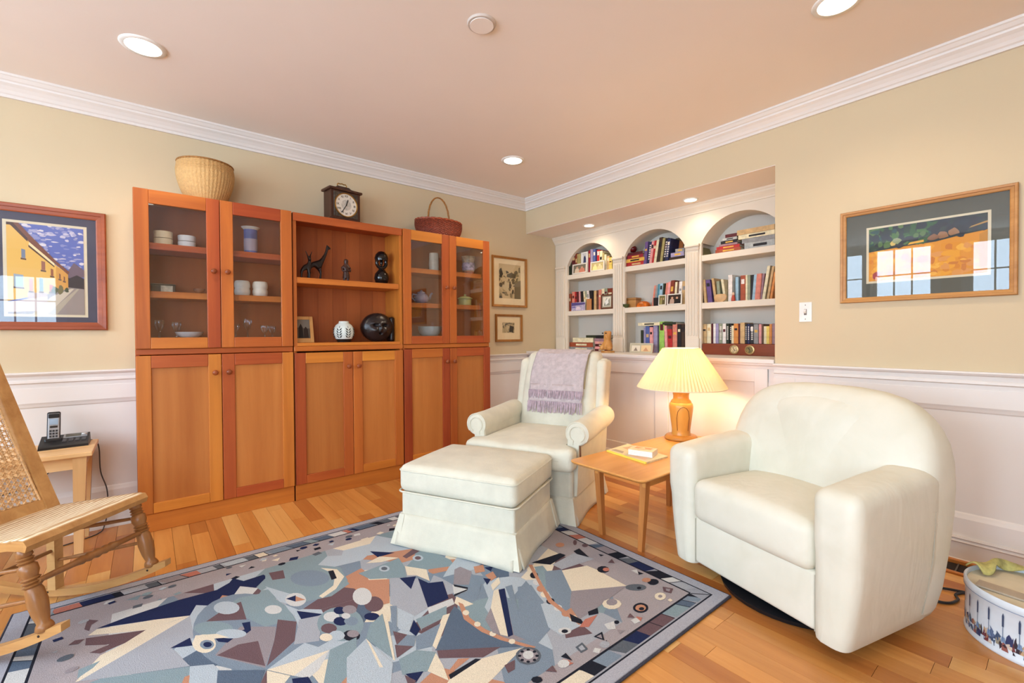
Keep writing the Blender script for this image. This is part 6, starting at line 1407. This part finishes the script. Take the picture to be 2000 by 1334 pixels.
# autumn landscape, right
A = [((214, 142, 36), [(0, 0), (1, 0), (1, 1), (0, 1)])]
for k in range(90): A.append(blob(ra.choice(((224, 156, 40), (206, 128, 32), (230, 170, 60), (214, 146, 70), (196, 118, 40))), ra.uniform(0, 1), ra.uniform(0, .55), ra.uniform(.02, .06), ra.uniform(.02, .07), 8))
A.append(((26, 42, 44), [(0, .56), (.3, .6), (.6, .62), (.8, .68), (1, .72), (1, 1), (0, 1)]))
for k in range(150):
    x = ra.uniform(0, 1); y = ra.uniform(.6+.1*x, 1); A.append(blob(ra.choice(((30, 56, 40), (44, 84, 44), (20, 34, 44), (62, 104, 50), (30, 70, 66), (22, 30, 40), (80, 110, 60)) if x < .6 else ((22, 30, 42), (30, 40, 52), (40, 52, 50), (24, 28, 38))), x, y, ra.uniform(.02, .05), ra.uniform(.03, .07), 8))
A += [((222, 170, 60), [(.36, .62), (.5, .64), (.5, .68), (.38, .66)]), blob((206, 178, 96), .23, .68, .03, .05, 6, .1), blob((140, 150, 110), .26, .72, .05, .05), blob((146, 104, 70), .66, .72, .05, .06), blob((150, 108, 72), .74, .75, .05, .06), blob((130, 92, 66), .58, .7, .05, .05), ((176, 134, 70), [(.86, .78), (1, .84), (1, .87), (.88, .81)]),
      blob((160, 60, 60), .07, .1, .03, .09), blob((226, 170, 140), .08, .04, .02, .04), ((190, 130, 40), [(.94, .1), (1, .1), (1, .7), (.94, .66)])]
OKF = wood('oak_frame', (158, 104, 48), (206, 150, 84), 'y', .4, 26, .03)
picture('framed_picture', 'oak-framed autumn landscape with grey mat on the right wall', 'right', -2.617, -3.258, 1.222, 1.704, .026, OKF, (92, 94, 86), (.122, .092, .106, .108), (216, 206, 180), [inside(a) for a in A])
# two small prints beside the cabinets
GOLDF = wood('honey_frame', (134, 84, 34), (184, 128, 60), 'z', .35, 26, .05)
def sepia(n, spread):
    A = [((206, 184, 142), [(0, 0), (1, 0), (1, 1), (0, 1)])]
    for k in range(n): A.append(inside(blob(ra.choice(((112, 98, 70), (146, 128, 92), (86, 76, 56), (176, 156, 116), (196, 176, 134))), ra.uniform(0, 1), ra.uniform(0, spread), ra.uniform(.03, .1), ra.uniform(.02, .07), 7)))
    return A
A = sepia(70, .78) + [((126, 110, 80), [(.7, 0), (1, 0), (1, .55), (.7, .5)]), ((70, 60, 46), [(.45, .3), (.55, .3), (.52, .5), (.47, .5)]), ((206, 188, 148), [(.2, .25), (.42, .2), (.42, .45), (.25, .5)]), ((80, 70, 52), [(.02, .6), (.1, .6), (.18, .7), (.1, .88), (.03, .84)]), ((98, 86, 62), [(.35, .62), (.75, .6), (.78, .72), (.55, .76), (.35, .7)]), ((110, 96, 70), [(.9, .78), (.98, .78), (.96, .95), (.91, .92)])]
picture('framed_print', 'taller honey-framed sepia print beside the right cabinet', 'back', -.428, -.004, 1.332, 1.812, .022, GOLDF, (242, 222, 182), (.085, .075, .083, .07), None, A)
A = sepia(50, .9) + [((84, 74, 56), [(.2, .75), (.55, .95), (.9, .85), (.88, .8), (.55, .86), (.25, .7)]), ((60, 52, 40), [(.55, .1), (.9, .05), (.95, .6), (.6, .7)]), ((190, 168, 126), [(.05, .1), (.4, .1), (.3, .55), (.12, .4)])]
picture('framed_print', 'smaller square honey-framed sepia print under the taller one', 'back', -.392, -.068, 1.0, 1.262, .022, GOLDF, (242, 220, 178), (.085, .092, .085, .075), None, A)
# light switch
t = thing('light_switch', 'white double switch plate on the right wall below the landscape', 'light switch', (0, -2.448, 1.182))
obj('plate', bx(-.006, -.0003, -2.480, -2.416, 1.127, 1.239, .002, 2), M('switch_white', (232, 226, 218), .35), t, world=True)
b = B(); bar(b, (-.006, -2.448, 1.183), (-.016, -2.448, 1.191), .010, .018, (0, 0, 1)); obj('toggle', b, M('switch_white', 0), t, world=True)
b = bx(-.0068, -.006, -2.455, -2.441, 1.166, 1.20); obj('toggle_slot', b, M('slot_grey', (120, 112, 104), .6), t, world=True)
b = B()
for z in (1.143, 1.223): lathe(b, [(.003, 0), (.003, .0008), (.001, .001)], n=10, M4=Matrix.Translation((-.006, -2.448, z)) @ Matrix.Rotation(R(-90), 4, 'Y'))
obj('screw', b, M('slot_grey', 0), t, world=True)
# ------------------------------------------------------------------ tin by the tub chair, cords, floor vent
C0 = (-.600, -3.352); TR, TH = .186, .186
t = thing('round_tin', 'round white painted tin with village scene, filled, beside the tub chair', 'tin', (*C0, 0))
TW = M('tin_white', (216, 220, 224), .35, .03, 10)
obj('tin_wall', lathe(B(), [(TR, 0), (TR+.003, .003), (TR+.003, .012), (TR, .016), (TR, TH-.03), (TR+.004, TH-.026), (TR+.004, TH-.004), (TR+.001, TH), (TR-.004, TH-.002), (TR-.004, .01)], n=64, cap=False), TW, t, smooth=True)
obj('tin_floor', lathe(B(), [(.001, .004), (TR-.004, .004)], n=48, cap=False), TW, t)
b = B(); sc = []
rt_ = random.Random(8)
def tp(a, z, k): a = R(a); return ((TR+.0006+k)*math.cos(a), (TR+.0006+k)*math.sin(a), z)
cols = ((60, 48, 56), (150, 90, 80), (96, 110, 140), (196, 160, 120), (120, 60, 60), (210, 190, 170), (70, 84, 110), (150, 140, 120), (54, 60, 96))
for a in range(60, 330, 3):
    for z0 in (.022, .034, .046):
        if rt_.random() < .72: q = rt_.uniform(1.4, 4.2); h_ = rt_.uniform(.014, .042); sc.append((rt_.choice(cols), [(a+rt_.uniform(-2, 2)+dx*q, z0+dz_*h_) for dx, dz_ in ((-.5, 0), (.5, 0), (.45, .6), (0, 1), (-.4, .7))]))
for a in range(70, 320, 12):
    sc.append(((60, 70, 96), [(a, .10), (a+1.4, .10), (a+1.6, .135), (a+.8, .145), (a, .135)])); sc.append(((90, 110, 140), [(a+.4, .055), (a+.9, .055), (a+.9, .10), (a+.4, .10)]))
    sc.append(((120, 140, 170), [(a-1, .05), (a+3, .048), (a+2, .066), (a, .068)]))
polys('painted_scene', sc, tp, INK, t)
obj('rim_line', lathe(B(), [(TR+.0045, TH-.0265), (TR+.0047, TH-.025), (TR+.0045, TH-.0235)], n=64, cap=False), M('rim_blue', (140, 150, 170), .4), t)
obj('card_insert', lathe(B(), [(.001, TH-.012), (TR-.005, TH-.014), (TR-.005, TH-.02)], n=48, cap=False), M('card_cream', (214, 200, 172), .8, .03, 12), t)
b = B(); bar(b, (-.06, .15, TH-.008), (-.09, -.13, TH-.008), .052, .006); obj('shadow_strip', b, M('strip_shadow_tone', (176, 158, 136), .8, .04, 20), t)  # flat bar in a darker tone, a painted shadow band across the card
cl = M('moss_cloth', (176, 168, 104), .9, .2, 24, .3, 120); b = B()
def drape(u, v):
    a = R(80-150*u); r = TR+.004-.045*v*(1+.4*math.sin(u*17)); return (r*math.cos(a), r*math.sin(a), TH+.006+.010*math.sin(u*23+v*4)*(.4+v)+.012*math.sin(v*math.pi))
o = obj('cloth_edging', sheet(b, drape, 48, 6), cl, t, smooth=True); solid(o, .004)
t = thing('floor_vent', 'dark floor vent with a wooden frame along the right wall behind the tub chair', 'vent', (-.10, -3.03, 0))
VWD = wood('vent_wood', (176, 104, 44), (212, 140, 70), 'y', .35, 24, .04)
b = B(); box(b, -.058, -.038, -3.30, -2.72, 0, .02, .004, 2); box(b, -.185, -.165, -3.14, -2.72, 0, .009, .003, 2); box(b, -.165, -.058, -2.74, -2.72, 0, .009, .003, 2); obj('frame', b, VWD, t, world=True)
obj('well', bx(-.165, -.058, -3.16, -2.74, .0005, .002), M('vent_dark', (38, 28, 22), .8), t, world=True)
for k in range(6): obj('louvre', bx(-.163, -.060, -2.76-.065*k-.005, -2.76-.065*k, .002, .007), M('vent_grey', (92, 84, 76), .5), t, world=True)
b = B(); tube(b, crom([(-.36, -2.95, .006), (-.40, -3.04, .006), (-.38, -3.10, .008), (-.35, -3.17, .006), (-.33, -3.30, .006)]), .005, 6); o = obj('extension_cord', b, M('cord_black', 0), smooth=True, origin=(-.37, -3.1, .006)); tag(o, 'upper black cord on the floor between the tub chair and the round tin', 'cord')
b = B(); tube(b, crom([(-.50, -2.98, .006), (-.53, -3.06, .006), (-.51, -3.11, .006), (-.45, -3.13, .006), (-.40, -3.12, .006), (-.30, -3.18, .006)]), .005, 6); o = obj('extension_cord', b, M('cord_black', 0), smooth=True, origin=(-.55, -3.08, .006)); tag(o, 'lower black cord on the floor, nearest the tub chair corner', 'cord')
